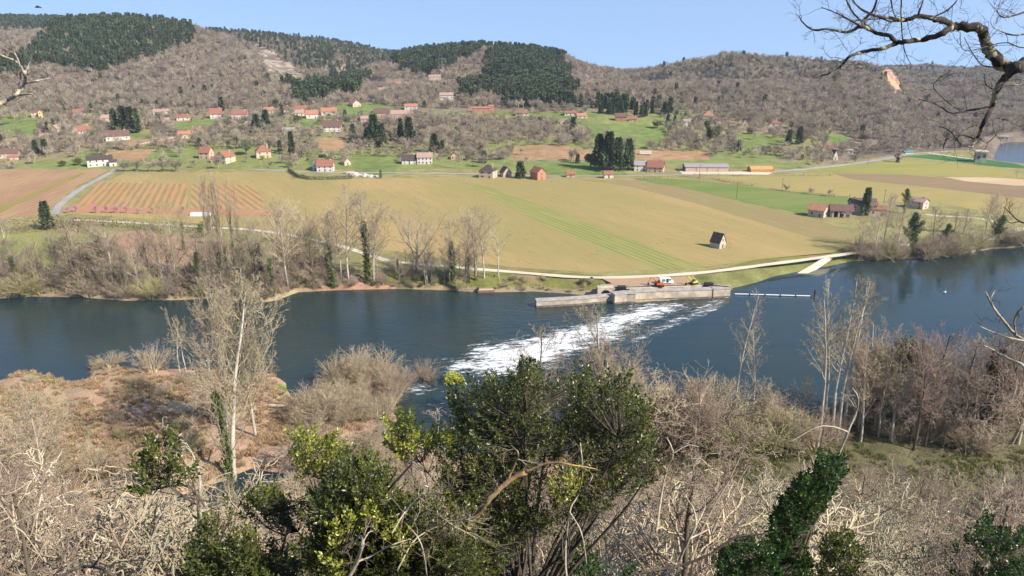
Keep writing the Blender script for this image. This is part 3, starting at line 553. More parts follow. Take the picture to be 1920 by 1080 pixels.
def scatter(name, pts, rz, scl, idx, protos, label):
    """stuff: one object, instances of whole far trees on points"""
    c = bpy.data.collections.new(name+'_kinds')
    for i, meshes in enumerate(protos):
        # one joined mesh per kind
        V = []; F = []; MI = []; mats = []; off = 0
        for me_ in meshes.values():
            n = len(me_.vertices); v = np.zeros(n*3, np.float32); me_.vertices.foreach_get('co', v); V.append(v.reshape(-1, 3))
            k = len(me_.polygons[0].vertices); f = np.zeros(len(me_.loops), np.int32); me_.loops.foreach_get('vertex_index', f); f = f.reshape(-1, k)
            if k == 4: f = np.concatenate([f[:, :3], f[:, [0, 2, 3]]])
            F.append(f+off); off += n
            if me_.materials[0] not in mats: mats.append(me_.materials[0])
            MI += [mats.index(me_.materials[0])]*len(f)
        o = bpy.data.objects.new('%s_%02d' % (name, i), npmesh(name, np.concatenate(V), np.concatenate(F), mats, MI)); c.objects.link(o)
    me = bpy.data.meshes.new(name); me.vertices.add(len(pts)); me.vertices.foreach_set('co', np.asarray(pts, np.float32).ravel())
    for nm, ty, arr in (('rz', 'FLOAT', rz), ('sc', 'FLOAT', scl), ('pi', 'INT', idx)):
        a = me.attributes.new(nm, ty, 'POINT'); a.data.foreach_set('value', np.asarray(arr, np.float32 if ty == 'FLOAT' else np.int32))
    me.update(); o = bpy.data.objects.new(name, me); link(o); tag(o, label, kind='stuff')
    ng = bpy.data.node_groups.new(name, 'GeometryNodeTree'); ng.interface.new_socket('Geometry', in_out='INPUT', socket_type='NodeSocketGeometry'); ng.interface.new_socket('Geometry', in_out='OUTPUT', socket_type='NodeSocketGeometry')
    def n_(t, **k):
        x = ng.nodes.new(t)
        for a, b in k.items(): setattr(x, a, b)
        return x
    gi, go = n_('NodeGroupInput'), n_('NodeGroupOutput'); ip = n_('GeometryNodeInstanceOnPoints'); ci = n_('GeometryNodeCollectionInfo'); ci.inputs['Collection'].default_value = c; ci.inputs['Separate Children'].default_value = True; ci.inputs['Reset Children'].default_value = True
    lk = ng.links.new; lk(gi.outputs[0], ip.inputs['Points']); lk(ci.outputs[0], ip.inputs['Instance']); ip.inputs['Pick Instance'].default_value = True
    def att(nm, ty): x = n_('GeometryNodeInputNamedAttribute', data_type=ty); x.inputs['Name'].default_value = nm; return x.outputs[0]
    lk(att('pi', 'INT'), ip.inputs['Instance Index']); cx = n_('ShaderNodeCombineXYZ'); lk(att('rz', 'FLOAT'), cx.inputs[2]); lk(cx.outputs[0], ip.inputs['Rotation'])
    cs = n_('ShaderNodeCombineXYZ'); sv = att('sc', 'FLOAT'); [lk(sv, cs.inputs[i]) for i in range(3)]; lk(cs.outputs[0], ip.inputs['Scale']); lk(ip.outputs[0], go.inputs[0])
    md = o.modifiers.new('plants', 'NODES'); md.node_group = ng; return o
# ------------------------------------------------------------------ far woods
def fartree(seed, mat, thick, fork=.5, kids=(9, 6, 4), tm=None):
    b = grow(seed, .02, [3, 4, 3, 2], list(kids), [42, 42, 42], [.95, .5, .5], [.06, .12, .2, .25], [.1, .08, .04, 0], start=.25, minr=thick, fork=fork); V, F = tubes(b, 3); return {'t': npmesh('far', V, F, mat)}
FAR = [fartree(200+i, [twig_far, twig_far, twig_far2, twig_far2, twig_grey][i % 5]  , .011) for i in range(7)]
FARC = [conifer(210+i, 330, [.17, .2, .23][i], leaf_pine, .15, .05) for i in range(3)]
FARO = [leafball(220+i, 260, leaf_oak, .12, stem=0) for i in range(2)]
PINE = [[(115,38),(180,25),(250,22),(330,30),(372,45),(358,78),(305,108),(240,120),(190,142),(120,130),(60,125),(20,150),(-60,150),(-60,125),(30,115),(85,72)],
 [(-60,20),(110,25),(180,30),(120,52),(60,60),(0,62),(-60,62)],
 [(730,118),(742,85),(830,70),(908,70),(912,96),(862,118),(835,138),(770,140)], [(898,68),(1018,84),(1015,100),(910,92)],
 [(918,112),(945,88),(1058,92),(1072,160),(1078,198),(1000,202),(925,192),(910,165)],
 [(518,158),(560,152),(600,152),(648,138),(694,148),(665,180),(625,188),(572,200),(562,182)], [(868,162),(905,158),(908,185),(872,188)], [(1118,192),(1180,200),(1252,204),(1252,218),(1190,218),(1118,208)]]
MIXED = [[(345,38),(480,55),(600,68),(740,92),(735,115),(640,140),(560,128),(500,95),(430,70),(380,60)], [(1210,110),(1330,98),(1500,98),(1600,106),(1640,118),(1560,140),(1480,150),(1330,150),(1240,135)], [(1600,105),(1700,120),(1700,180),(1760,230),(1740,240),(1680,180),(1640,150)], [(1700,118),(1920,125),(1920,150),(1700,150)]]
CLEAR = [[(1652,138),(1662,126),(1676,132),(1690,166),(1676,180),(1664,158)], [(470,85),(500,92),(560,135),(585,165),(570,170),(500,130)], [(690,150),(760,150),(760,165),(690,165)]]
WOODS = [[(650,226),(760,215),(1090,228),(1112,262),(1112,285),(990,272),(900,302),(740,318),(660,290)], [(1245,262),(1290,240),(1372,240),(1382,268),(1470,282),(1700,270),(1750,272),(1700,290),(1560,305),(1480,318),(1350,300),(1250,296),(1240,278)], [(1120,262),(1240,280),(1240,288),(1120,280)], [(430,235),(560,240),(600,262),(590,300),(500,280),(430,262)], [(0,165),(280,195),(280,206),(0,216)], [(100,240),(200,248),(200,270),(100,268)], [(310,262),(460,262),(460,280),(310,278)], [(560,285),(680,290),(680,316),(560,300)], [(860,285),(985,285),(985,300),(870,318)]]
HOUSEPX = []
def far_woods():
    rg = np.random.RandomState(5); n = 300000
    y = 600+rg.rand(n)**.8*2000; s = rg.uniform(-1.0, 1.0, n); x = s*y; z = terr(x, y); pu, pv = proj(x, y, z)
    # keep density per square metre even
    keep = rg.rand(n) < (y/2600)*np.where(y < 980, 1.5, .85)
    keep &= (z > 4.3); cl_ = fbm(x/22, y/22, 71); cl2 = fbm(x/60, y/60, 73)
    hill = (pv < 204) | ((z > 42) & (pv < 215)) | (pu > 1250) & (pv < 236) | (pu > 1480) & (pv < 262) | (pu > 1690) & (pv < 284) | (np.abs(s) > .75)
    wood = np.zeros(n, bool)
    for P in WOODS: wood |= inpoly(pu, pv, P)
    vz = ~hill; keep &= ~(vz & ~wood & ((cl2 < .475) | (rg.rand(n) < .3)))
    for P in GREENS+DRYS: keep &= ~(inpoly(pu, pv-2, P) & (rg.rand(n) < .985))
    for P in CLEAR: keep &= ~inpoly(pu, pv, P)
    for hu0, hu1, hv0, hv1 in HOUSEPX: keep &= ~((pu > hu0-2) & (pu < hu1+2) & (pv > hv0+5) & (pv < hv1+5))
    keep &= ~((pu > 1180) & (pu < 1470) & (pv > 296) & (pv < 345))
    jx = (fbm(x/35, y/35, 95)-.47)*60; jy = (fbm(x/35, y/35, 96)-.47)*26; pine = np.zeros(n, bool); mixd = np.zeros(n, bool)
    for P in PINE: pine |= inpoly(pu+jx, pv+jy, P)
    for P in MIXED: mixd |= inpoly(pu, pv, P)
    pine &= (cl_ > .30) | (rg.rand(n) < .5); pine &= rg.rand(n) < .93; k = np.where(pine, 1, np.where(mixd & (rg.rand(n) < .5), np.where(rg.rand(n) < np.where(pu < 1000, .45, .012), 1, 2), np.where(rg.rand(n) < np.where(vz, .05, .07+.25*(cl2 > .56)), 2, 0)))
    k = np.where((k == 0) & (rg.rand(n) < .003), 1, k)
    # bare scree thins the wood
    for P in rk: keep &= ~(inpoly(pu, pv, P) & (fbm(x/14, y/14, 51) > .47) & (rg.rand(n) < .8))
    keep &= ~((k == 0) & hill & (cl_ < .36) & (rg.rand(n) < .5))
    vis = (pv > -60)
    sc_ = np.where(k == 0, rg.uniform(7, 13.5, n), np.where(k == 1, rg.uniform(8, 16.5, n), rg.uniform(3.5, 7.5, n)))
    sc_ = np.where(vz & (k == 0), sc_*.85, sc_)
    pts = np.stack([x, y, z-.4], 1); rz = rg.rand(n)*6.28
    for kk, nm, pr, lb in ((0, 'bare_woodland', FAR, 'grey brown leafless woods covering the far hillsides'), (1, 'pine_forest', FARC, 'dark conifer plantations on the hilltops'), (2, 'evergreen_scrub', FARO, 'dull green evergreen scrub among the bare woods')):
        q = keep & vis & (k == kk); scatter(nm, pts[q], rz[q], sc_[q], rg.randint(len(pr), size=q.sum()), pr, lb); print(nm, q.sum())
# ------------------------------------------------------------------ houses
def wallmat(n, c): return basic(n, c, tuple(x*.82 for x in c), .8, .9, world=True, spec=.2)
WALL = dict(white=wallmat('white_render', (.62, .58, .51)), cream=wallmat('cream_render', (.54, .46, .34)), pink=wallmat('pink_render', (.55, .40, .32)), stone=wallmat('limestone_wall', (.50, .44, .34)), grey=wallmat('grey_stone', (.33, .30, .25)), yellow=wallmat('yellow_render', (.70, .54, .25)), brick=wallmat('orange_brick', (.46, .23, .15)), dark=wallmat('dark_timber', (.16, .12, .10)), orange=wallmat('orange_cladding', (.50, .24, .08)), metal=wallmat('pinkish_cladding', (.50, .37, .30)))
def roofmat(n, c):
    m, nt, b = newmat(n); b.inputs['Roughness'].default_value = .85; P = objc(nt)
    k = noise(nt, P, 1.2, 5, .7); x = mixc(nt, ramp(nt, k, .35, .65), c, tuple(q*.65 for q in c))
    wv_ = N(nt, 'TexWave'); wv_.inputs['Scale'].default_value = 1.6; wv_.bands_direction = 'X'; L(nt, P, wv_.inputs[0]); x = mixc(nt, math_(nt, 'MULTIPLY', wv_.outputs['Fac'], .35), x, tuple(q*.55 for q in c))
    L(nt, x, b.inputs['Base Color']); return m
ROOF = dict(red=roofmat('red_tiles', (.34, .14, .09)), brown=roofmat('brown_tiles', (.17, .095, .075)), dark=roofmat('dark_slate_tiles', (.085, .06, .055)), orange=roofmat('orange_tiles', (.46, .21, .13)), pale=roofmat('faded_pink_tiles', (.44, .29, .23)), grey=roofmat('grey_sheet_roof', (.36, .33, .31)), yellow=roofmat('ochre_tarpaulin', (.56, .34, .12)), teal=roofmat('teal_sheet_roof', (.06, .30, .27)))
glass = basic('dark_window', (.035, .04, .05), (.06, .06, .07), 2, .2, spec=.5); shutter = basic('brown_shutter', (.25, .13, .08)); frame_m = basic('pale_frame', (.6, .56, .5))
conc = basic('weathered_concrete', (.56, .48, .38), (.36, .30, .23), .35, .9, world=True, bump=.3); concd = basic('dark_wet_concrete', (.20, .165, .13), (.12, .10, .08), .5, .8, world=True)
def house(e, w_, d_, hw, rf, wall, roof, style='gable', chim=1, win=2, storeys=1, door=True, shut=False, rng=random, over=.45):
    """walls w_ by d_ (front is local -y), eaves at hw, roof rise rf; ridge along x unless style is 'gablefront'"""
    W, RF = WALL[wall], ROOF[roof]; mb = MB(); x0, x1, y0, y1 = -w_/2, w_/2, -d_/2, d_/2; t = .22
    if style in ('gable', 'mono', 'half'):
        yr = 0 if style != 'mono' else y1
        for sx in (-1, 1):
            X = x1 if sx > 0 else x0; q = [(X, y0, -1.5), (X, y1, -1.5), (X, y1, hw), (X, yr, hw+rf-.02), (X, y0, hw)] if style != 'mono' else [(X, y0, -1.5), (X, y1, -1.5), (X, y1, hw+rf-.02), (X, y0, hw)]
            mb.poly(q if sx > 0 else q[::-1])
        mb.poly([(x0, y0, -1.5), (x1, y0, -1.5), (x1, y0, hw), (x0, y0, hw)]); hb = hw if style != 'mono' else hw+rf-.02; mb.poly([(x1, y1, -1.5), (x0, y1, -1.5), (x0, y1, hb), (x1, y1, hb)])
        rb = MB(); sl = rf/(yr-y0)
        a = [(x0-over, y0-over, hw-over*sl), (x1+over, y0-over, hw-over*sl), (x1+over, yr, hw+rf), (x0-over, yr, hw+rf)]
        rb.hexa([*a, *[(p[0], p[1], p[2]+t) for p in a]])
        if style != 'mono':
            a = [(x1+over, y1+over, hw-over*sl), (x0-over, y1+over, hw-over*sl), (x0-over, yr, hw+rf), (x1+over, yr, hw+rf)]; rb.hexa([*a, *[(p[0], p[1]+(.003 if p[1] == yr else 0), p[2]+t) for p in a]])
    elif style == 'hip':
        mb.box(x0, x1, y0, y1, -1.5, hw); rb = MB(); r = max(0, (w_-d_)/2)
        e4 = [(x0-over, y0-over, hw-.05), (x1+over, y0-over, hw-.05), (x1+over, y1+over, hw-.05), (x0-over, y1+over, hw-.05)]; A, B = (-r, 0, hw+rf), (r, 0, hw+rf)
        if r < .01: [rb.poly([e4[i], e4[(i+1) % 4], A]) for i in range(4)]
        else: rb.poly([e4[0], e4[1], B, A]); rb.poly([e4[1], e4[2], B]); rb.poly([e4[2], e4[3], A, B]); rb.poly([e4[3], e4[0], A])
        rb.poly(e4[::-1])
    elif style == 'gablefront':
        for sy in (-1, 1):
            Y = y0 if sy < 0 else y1; q = [(x0, Y, -1.5), (x1, Y, -1.5), (x1, Y, hw), (0, Y, hw+rf-.02), (x0, Y, hw)]; mb.poly(q if sy < 0 else q[::-1])
        mb.poly([(x1, y0, -1.5), (x1, y1, -1.5), (x1, y1, hw), (x1, y0, hw)]); mb.poly([(x0, y1, -1.5), (x0, y0, -1.5), (x0, y0, hw), (x0, y1, hw)])
        rb = MB(); sl = rf/(w_/2)
        a = [(x0-over, y0-over, hw-over*sl), (0, y0-over, hw+rf), (0, y1+over, hw+rf), (x0-over, y1+over, hw-over*sl)]; rb.hexa([*a, *[(p[0], p[1], p[2]+t) for p in a]])
        a = [(0, y0-over, hw+rf), (x1+over, y0-over, hw-over*sl), (x1+over, y1+over, hw-over*sl), (0, y1+over, hw+rf)]; rb.hexa([*a, *[(p[0]+(.003 if p[0] == 0 else 0), p[1], p[2]+t) for p in a]])
    mb.build('wall', W, e); ro = rb.build('roof', RF, e)
    for k in range(chim):
        c = MB(); cx = (x0+x1)/2+(w_*.32 if k == 0 else -w_*.34); zt = hw+rf+.7; cy = 0 if style != 'mono' else y1-.6
        if style == 'gablefront': cx, cy = w_*.18, d_*.2
        c.box(cx-.4, cx+.4, cy-.3, cy+.3, hw+rf*.35, zt); c.box(cx-.48, cx+.48, cy-.38, cy+.38, zt, zt+.14); c.build('chimney', W, ro)
    hs = hw/max(1, storeys); wh = min(1.25, hs*.45); ww = .95
    for st in range(storeys):
        zc = st*hs+hs*.52
        for k in range(win):
            xc = x0+w_*(k+.5)/win
            if door and st == 0 and k == win//2: continue
            f = MB(); f.box(xc-ww/2-.12, xc+ww/2+.12, y0-.07, y0+.05, zc-wh/2-.12, zc+wh/2+.12); fo = f.build('window', frame_m, e)
            f = MB(); f.box(xc-ww/2, xc+ww/2, y0-.10, y0-.02, zc-wh/2, zc+wh/2); f.build('pane', glass, fo)
            if shut:
                for sx in (-1, 1): f = MB(); X = xc+sx*(ww/2+.12+.28); f.box(X-.26, X+.26, y0-.08, y0-.003, zc-wh/2, zc+wh/2); f.build('shutter', shutter, fo)
        if storeys <= 2:
            f = MB(); f.box(x1-.05, x1+.07, -.55, .55, zc-wh/2-.1, zc+wh/2+.1); fo = f.build('window', frame_m, e); f = MB(); f.box(x1+.02, x1+.1, -.43, .43, zc-wh/2, zc+wh/2); f.build('pane', glass, fo)
    if door:
        k = win//2; xc = x0+w_*(k+.5)/max(1, win); f = MB(); f.box(xc-.55, xc+.55, y0-.08, y0+.04, -.1, 2.05); f.build('door', shutter, e)
# (u centre, v base, width px, wall px, roof px, wall, roof, style, rot deg, storeys, windows, label)
HT = [
 (184,312,42,13,6,'white','dark','gable',8,2,4,'big white house with dark roof beside the grey lane'),
 (211,312,13,8,4,'white','dark','gable',8,1,1,'low white annex right of the big white house by the lane'),
 (385,298,22,12,9,'pink','red','gable',-25,2,2,'pinkish house with steep red roof, left of the cream gabled house'),
 (420,307,28,13,9,'cream','red','gablefront',-35,2,2,'cream gabled farmhouse with red brown roof beyond the orchard row'),
 (403,306,14,8,4,'pink','red','gable',-10,1,1,'low red roofed wing in front of the cream gabled farmhouse'),
 (491,297,26,12,11,'cream','red','hip',10,2,2,'square cream house with pyramid red roof by the yellow bush'),
 (12,297,34,9,7,'stone','brown','gable',0,1,3,'long stone house with brown roof at the left edge'),
 (24,302,14,6,4,'pink','red','gable',10,1,1,'small red roofed outbuilding at the left edge'),
 (66,220,14,9,4,'pink','brown','gable',0,2,2,'pink house high on the left below the woods'),
 (75,221,8,11,2,'yellow','orange','gablefront',0,2,1,'narrow ochre tower house beside the pink house, upper left'),
 (79,249,17,5,6,'dark','dark','gable',0,1,2,'dark timber house beside a dark conifer, left village'),
 (104,249,15,7,6,'cream','pale','gablefront',-30,1,1,'small cream gabled house right of the dark timber house'),
 (83,263,16,4,6,'pink','pale','gable',0,1,1,'low faded red roof among bare trees, lower left village'),
 (155,251,20,6,8,'white','red','gable',10,1,2,'white cottage with red roof in the left village'),
 (140,253,11,5,6,'white','pale','gablefront',-20,1,1,'small white gable left of the red roofed cottage'),
 (147,217,21,5,6,'pink','red','gable',0,1,3,'pink house with red roof under the wood edge, upper left'),
 (200,229,19,7,5,'pink','pale','gable',0,1,2,'faded pink house left of the tall conifer group'),
 (218,264,40,9,9,'white','brown','gable',5,1,4,'wide white house with brown roof below the conifer group'),
 (302,215,30,5,4,'white','pale','gable',0,1,4,'long low house with faded roof near two round trees'),
 (342,226,23,6,4,'white','red','gable',0,1,3,'low white bungalow with thin red roof above the green slope'),
 (345,260,22,8,5,'cream','orange','gable',0,1,3,'cream house with orange roof at the top of the pale lane'),
 (368,250,18,6,4,'white','red','gable',0,1,2,'white house with red roof just above the pale lane'),
 (404,223,21,9,9,'white','red','gable',0,2,2,'white house with bright red roof, tallest above the green slope'),
 (449,224,28,9,6,'white','red','gable',-8,1,3,'long white house with red roof right of the tallest white one'),
 (312,228,10,4,3,'white','pale','gable',0,1,1,'tiny white shed below the long low house'),
 (462,237,12,6,3,'cream','pale','gablefront',0,1,1,'small beige house below the long white house'),
 (503,212,18,5,5,'cream','orange','gable',0,1,2,'low house with orange roof next to a round pine'),
 (531,211,20,5,6,'white','brown','gable',0,1,2,'house with dark brown roof right of the round pine'),
 (564,209,22,5,5,'pink','red','gable',0,1,3,'pink house with red roof in the middle of the upper row'),
 (584,222,22,8,6,'white','orange','gable',5,1,2,'white house with bright orange roof and open porch'),
 (561,218,16,6,5,'white','pale','gable',0,1,2,'white house with pale roof left of the bright orange roof'),
 (616,216,28,7,6,'white','orange','gable',0,1,3,'wide white bungalow with two orange roofs'),
 (622,248,33,10,10,'white','brown','gable',-3,2,4,'large white villa with big brown roof on the green rise'),
 (664,201,20,6,6,'cream','orange','gablefront',25,1,2,'cream house with orange roof on the upper meadow'),
 (770,206,24,6,4,'white','orange','gable',0,1,3,'white bungalow with orange red roof on the upper meadow'),
 (715,219,28,7,7,'pink','brown','gable',0,1,3,'pink farmhouse with brown roof behind dark conifers'),
 (750,221,34,7,6,'cream','pale','gable',0,1,3,'long cream farmhouse with faded roof right of the conifers'),
 (685,236,16,13,4,'cream','pale','gable',0,2,2,'tall plain cream house left of the dark conifers'),
 (743,161,16,4,3,'yellow','orange','gable',0,1,2,'small yellow house alone on the middle hill'),
 (815,151,22,7,3,'cream','pale','gable',0,1,4,'cream house highest on the middle hill'),
 (837,188,25,9,4,'white','pale','gable',0,1,4,'white house beside the dark pine block'),
 (716,174,12,5,4,'white','pale','gable',0,1,1,'small pale house among trees below the middle hill'),
 (902,212,36,9,2,'brick','orange','gable',0,1,4,'orange brick house under construction above the green field'),
 (921,211,10,11,2,'brick','orange','gable',0,2,1,'raw orange brick tower beside the unfinished house'),
 (540,249,21,6,3,'white','grey','gable',0,1,3,'low white shed among bare trees'),
 (609,322,30,11,9,'white','red','gable',-5,2,3,'white farmhouse with red brown roof inside the dark hedge'),
 (593,320,14,12,9,'white','brown','gablefront',-20,2,1,'white gable joined to the farmhouse inside the dark hedge'),
 (647,310,16,7,6,'cream','pale','gablefront',30,1,1,'small cream gabled barn right of the umbrella pine'),
 (767,308,28,8,8,'white','dark','gable',0,2,3,'white house with dark slate roof left of its pink roofed twin'),
 (796,308,28,13,7,'white','pale','gable',0,2,4,'white two storey house with faded pink roof'),
 (852,299,17,7,6,'pink','red','gablefront',0,1,2,'pink gabled chalet among the bare trees'),
 (915,334,26,14,10,'cream','dark','hip',-20,2,2,'tall cream house with dark pyramid roof and red shutters by the field'),
 (948,332,20,9,9,'stone','brown','gablefront',20,1,1,'stone barn with red brown roof beside the tall cream house'),
 (1009,337,24,14,8,'brick','red','gablefront',35,2,1,'tall orange brick shed at the field edge'),
 (1070,332,16,6,5,'pink','red','gable',5,1,1,'small square shed with red roof, nearer the tall orange shed'),
 (1141,334,17,8,5,'white','red','gable',10,1,1,'small pale shed with red roof, nearer the cedar group'),
 (1202,321,24,12,6,'white','grey','gable',0,2,2,'white house with grey roof right of the cedar group'),
 (1231,323,29,10,10,'pink','red','gable',-10,2,3,'pink house with red brown roof right of the grey roofed house'),
 (979,218,24,5,3,'white','red','gable',0,1,3,'white bungalow with red roof left of the upper green field'),
 (1070,217,22,5,3,'white','red','gable',0,1,3,'white bungalow with red roof at the pine wood edge'),
 (1090,223,18,5,4,'cream','orange','gable',15,1,2,'cream house with orange roof above a bare earth bank'),
 (1057,233,13,8,1,'stone','pale','gable',0,1,1,'roofless stone ruin above the green field'),
 (1165,227,21,8,6,'brick','brown','gable',0,2,3,'orange walled house with brown roof above the green slope'),
 (1187,229,15,5,5,'pink','red','gable',0,1,2,'low red roofed house right of the orange walled one'),
 (1288,237,13,9,4,'white','pale','gable',0,2,2,'narrow white house above the bare oaks'),
 (1329,227,21,9,8,'cream','orange','hip',0,2,2,'cream villa with bright orange pyramid roof'),
 (1350,232,14,6,4,'pink','brown','gable',0,1,2,'pink barn right of the bright orange pyramid roof'),
 (1398,237,14,6,7,'pink','brown','gablefront',0,1,1,'pink gabled house half hidden by trees, upper right'),
 (1452,237,16,5,6,'white','red','hip',0,1,1,'small red roofed house alone in the right woods'),
 (1556,288,11,9,6,'white','red','gable',0,2,1,'white house with red roof above the steep dark gable'),
 (1565,300,12,8,10,'cream','dark','gablefront',25,1,1,'cream house with steep dark gable by the right woods'),
 (1593,287,14,5,2,'white','grey','gable',0,1,2,'low flat white shed right of the steep dark gable'),
 (1446,322,11,6,3,'orange','orange','gable',0,1,1,'small orange shed at the foot of the right woods'),
 (1885,262,14,5,2,'white','grey','gable',0,1,2,'pale house on the far bank at the right edge'),
 (1537,408,31,14,8,'stone','orange','gable',-24,1,2,'stone cottage with orange roof left of the open barn'),
 (1726,392,27,14,6,'stone','pale','gable',-32,2,2,'square stone house with pale red roof alone in the yellow field'),
]
for (u, v, wp, hp, rp, wl, rf, stl, rot, sts, wn_, lb) in HT:
    p = hit(u, v); m_ = depth(*p)/FPX; az = math.atan2(p.x, p.y); W_ = wp*m_/max(.6, math.cos(math.radians(rot))); 
    if stl == 'gablefront': W_ = wp*m_*.8; D_ = W_*1.25
    elif stl == 'hip': D_ = W_*.9
    else: D_ = min(W_*.75, 9)
    if abs(rot) > 15 and stl != 'hip' and stl != 'gablefront': W_ *= .85
    q = p+Vector((0, D_*.4, 0)); q.z = max(p.z, terr1(q.x, q.y)-1.0)
    e = empty('house' if hp > 7 or wp > 18 else 'cottage', q-Vector((0, 0, .1)), math.radians(rot)-az*.7); tag(e, lb, 'house' if not ('shed' in lb or 'barn' in lb or 'ruin' in lb) else ('shed' if 'shed' in lb else 'barn' if 'barn' in lb else 'ruin'))
    if 'shed' in lb: e.name = 'shed'
    elif 'barn' in lb and 'gable' not in lb[:12]: e.name = 'barn'
    elif 'ruin' in lb: e.name = 'ruin'
    rise = max(.3, rp*m_*1.05)
    house(e, W_, D_, hp*m_, rise, wl, rf, stl, chim=0 if wp < 15 or 'shed' in lb or 'barn' in lb else 1, win=wn_, storeys=sts, shut='shutters' in lb, over=.3 if wp < 15 else .5)
    HOUSEPX.append((u-wp/2, u+wp/2, v-hp-rp, v))
# long barn, ochre stack, open farm barn, big farm house, cabin
p = hit(1325, 322); e = empty('barn', p+Vector((0, 5, 0)), -.05); tag(e, 'very long low barn with pinkish wall and grey roof', 'barn'); m_ = depth(*p)/FPX; house(e, 80*m_, 13, 9*m_, 4*m_, 'metal', 'grey', 'gable', chim=0, win=0, door=False)
mb = MB(); [mb.box(-40*m_+k*8.2, -40*m_+k*8.2+.35, -6.62, -6.48, 0, 9*m_-.3) for k in range(5)]; mb.build('post', WALL['dark'], e); mb = MB(); mb.box(-40*m_-.12, -40*m_+.02, -4, 4, 0, 8*m_); mb.build('doorway', WALL['dark'], e)
HOUSEPX.append((1284, 1366, 305, 325))
p = hit(1428, 323); e = empty('covered_stack', p+Vector((0, 4, 0)), .02); tag(e, 'ochre covered hay stack right of the long barn', 'stack'); m_ = depth(*p)/FPX; house(e, 42*m_, 9, 5*m_, 5*m_, 'orange', 'yellow', 'gable', chim=0, win=0, door=False, over=.1); HOUSEPX.append((1404, 1452, 308, 325))
p = hit(1572, 409); m_ = depth(*p)/FPX; e = empty('open_barn', p+Vector((3, 5, 0)), math.radians(-14)); tag(e, 'open fronted barn with dark red roof and stone pillars', 'barn')
bw, bd, bh = 39*m_, 9, 13*m_; mb = MB(); mb.box(-bw/2, bw/2, bd/2-.4, bd/2, -1, bh); mb.box(-bw/2, -bw/2+.4, -bd/2, bd/2-.4, -1, bh+.0); mb.build('wall', WALL['grey'], e)
mb = MB(); over = .5; rise = 2.6
a = [(-bw/2-over, -bd/2-over, bh-.3), (bw/2+over, -bd/2-over, bh-.3), (bw/2+over, 0, bh+rise), (-bw/2-over, 0, bh+rise)]; mb.hexa([*a, *[(q[0], q[1], q[2]+.22) for q in a]])
a = [(bw/2+over, bd/2+over, bh-.3), (-bw/2-over, bd/2+over, bh-.3), (-bw/2-over, 0, bh+rise), (bw/2+over, 0, bh+rise)]; mb.hexa([*a, *[(q[0], q[1]+(.003 if q[1] == 0 else 0), q[2]+.22) for q in a]]); mb.build('roof', ROOF['brown'], e)
for k in range(4): mb = MB(); x = -bw/2+1.2+k*(bw-2.4)/3; mb.box(x-.45, x+.45, -bd/2, -bd/2+.8, -1, bh*.98-.25); mb.build('pillar', WALL['stone'], e)
mb = MB(); mb.box(-bw/2+1, bw/2-1, -1.2, 2.5, -1, 1.2); mb.build('stored_goods', WALL['dark'], e)
HOUSEPX.append((1520, 1650, 372, 410))
p = hit(1622, 404); m_ = depth(*p)/FPX; e = empty('farmhouse', p+Vector((0, 5, 0)), math.radians(-12)); tag(e, 'big farmhouse with dark red roof behind the dark fir', 'house'); house(e, 44*m_, 10, 19*m_, 10*m_, 'grey', 'brown', 'gable', chim=2, win=4, storeys=2)
p = hit(1640, 404); e = empty('farm_annex', p+Vector((1, 1, 0)), math.radians(-12)); tag(e, 'lower farm wing with paler red roof right of the dark fir', 'house'); house(e, 9, 7, 13*m_, 5*m_, 'stone', 'red', 'gable', chim=0, win=2, storeys=1)
p = hit(1350, 466); m_ = depth(*p)/FPX; e = empty('stone_cabin', p+Vector((-.6, 2.0, -.1)), math.radians(38)); tag(e, 'small stone cabin with steep dark roof alone in the tan field', 'cabin')
house(e, 4.6, 5.4, 2.9, 4.0, 'stone', 'dark', 'gablefront', chim=0, win=1, storeys=1, door=True, over=.25)
mb = MB(); mb.box(-.35, .35, -2.8, -2.66, 3.6, 4.5); mb.build('hatch', shutter, e)
# ruined bridge tower by the far water, quarry sheds
p = hit(1842, 305); m_ = depth(*p)/FPX; e = empty('concrete_tower', p+Vector((0, 4, 0)), -.4); tag(e, 'pale square concrete tower beside the far water', 'tower'); mb = MB(); mb.box(-9*m_, 9*m_, -5, 5, -2, 18*m_); mb.build('shaft', WALL['stone'], e); mb = MB(); mb.box(-11*m_, 11*m_, -6, 6, 18*m_, 20.5*m_); mb.build('cap', conc, e)
for k in range(2): mb = MB(); mb.box(-3+k*4, -1+k*4, -5.1, -4.9, 3+k, 5.5+k); mb.build('opening', glass, e)
p = hit(1705, 289); m_ = depth(*p)/FPX; e = empty('teal_shed', p+Vector((0, 3, 0)), .1); tag(e, 'low shed with teal roof by the far road', 'shed'); house(e, 18*m_, 6, 3*m_, 2*m_, 'white', 'teal', 'gable', chim=0, win=0, door=False)
p = hit(1786+0, 286); 
p = hit(1210, 292); m_ = depth(*p)/FPX; e = empty('white_trailer', p+Vector((0, 1, 0)), -.05); tag(e, 'long white trailer parked on the slope above the houses', 'trailer'); mb = MB(); mb.box(-11*m_, 11*m_, -1.4, 1.4, .7, 3.2); mb.build('body', WALL['white'], e)
for sx in (-.6, .55):
    mb = MB(); mb.tube([(sx*11*m_, -1.45, .5), (sx*11*m_, 1.45, .5)], .5, 12); mb.build('wheel', WALL['dark'], e)
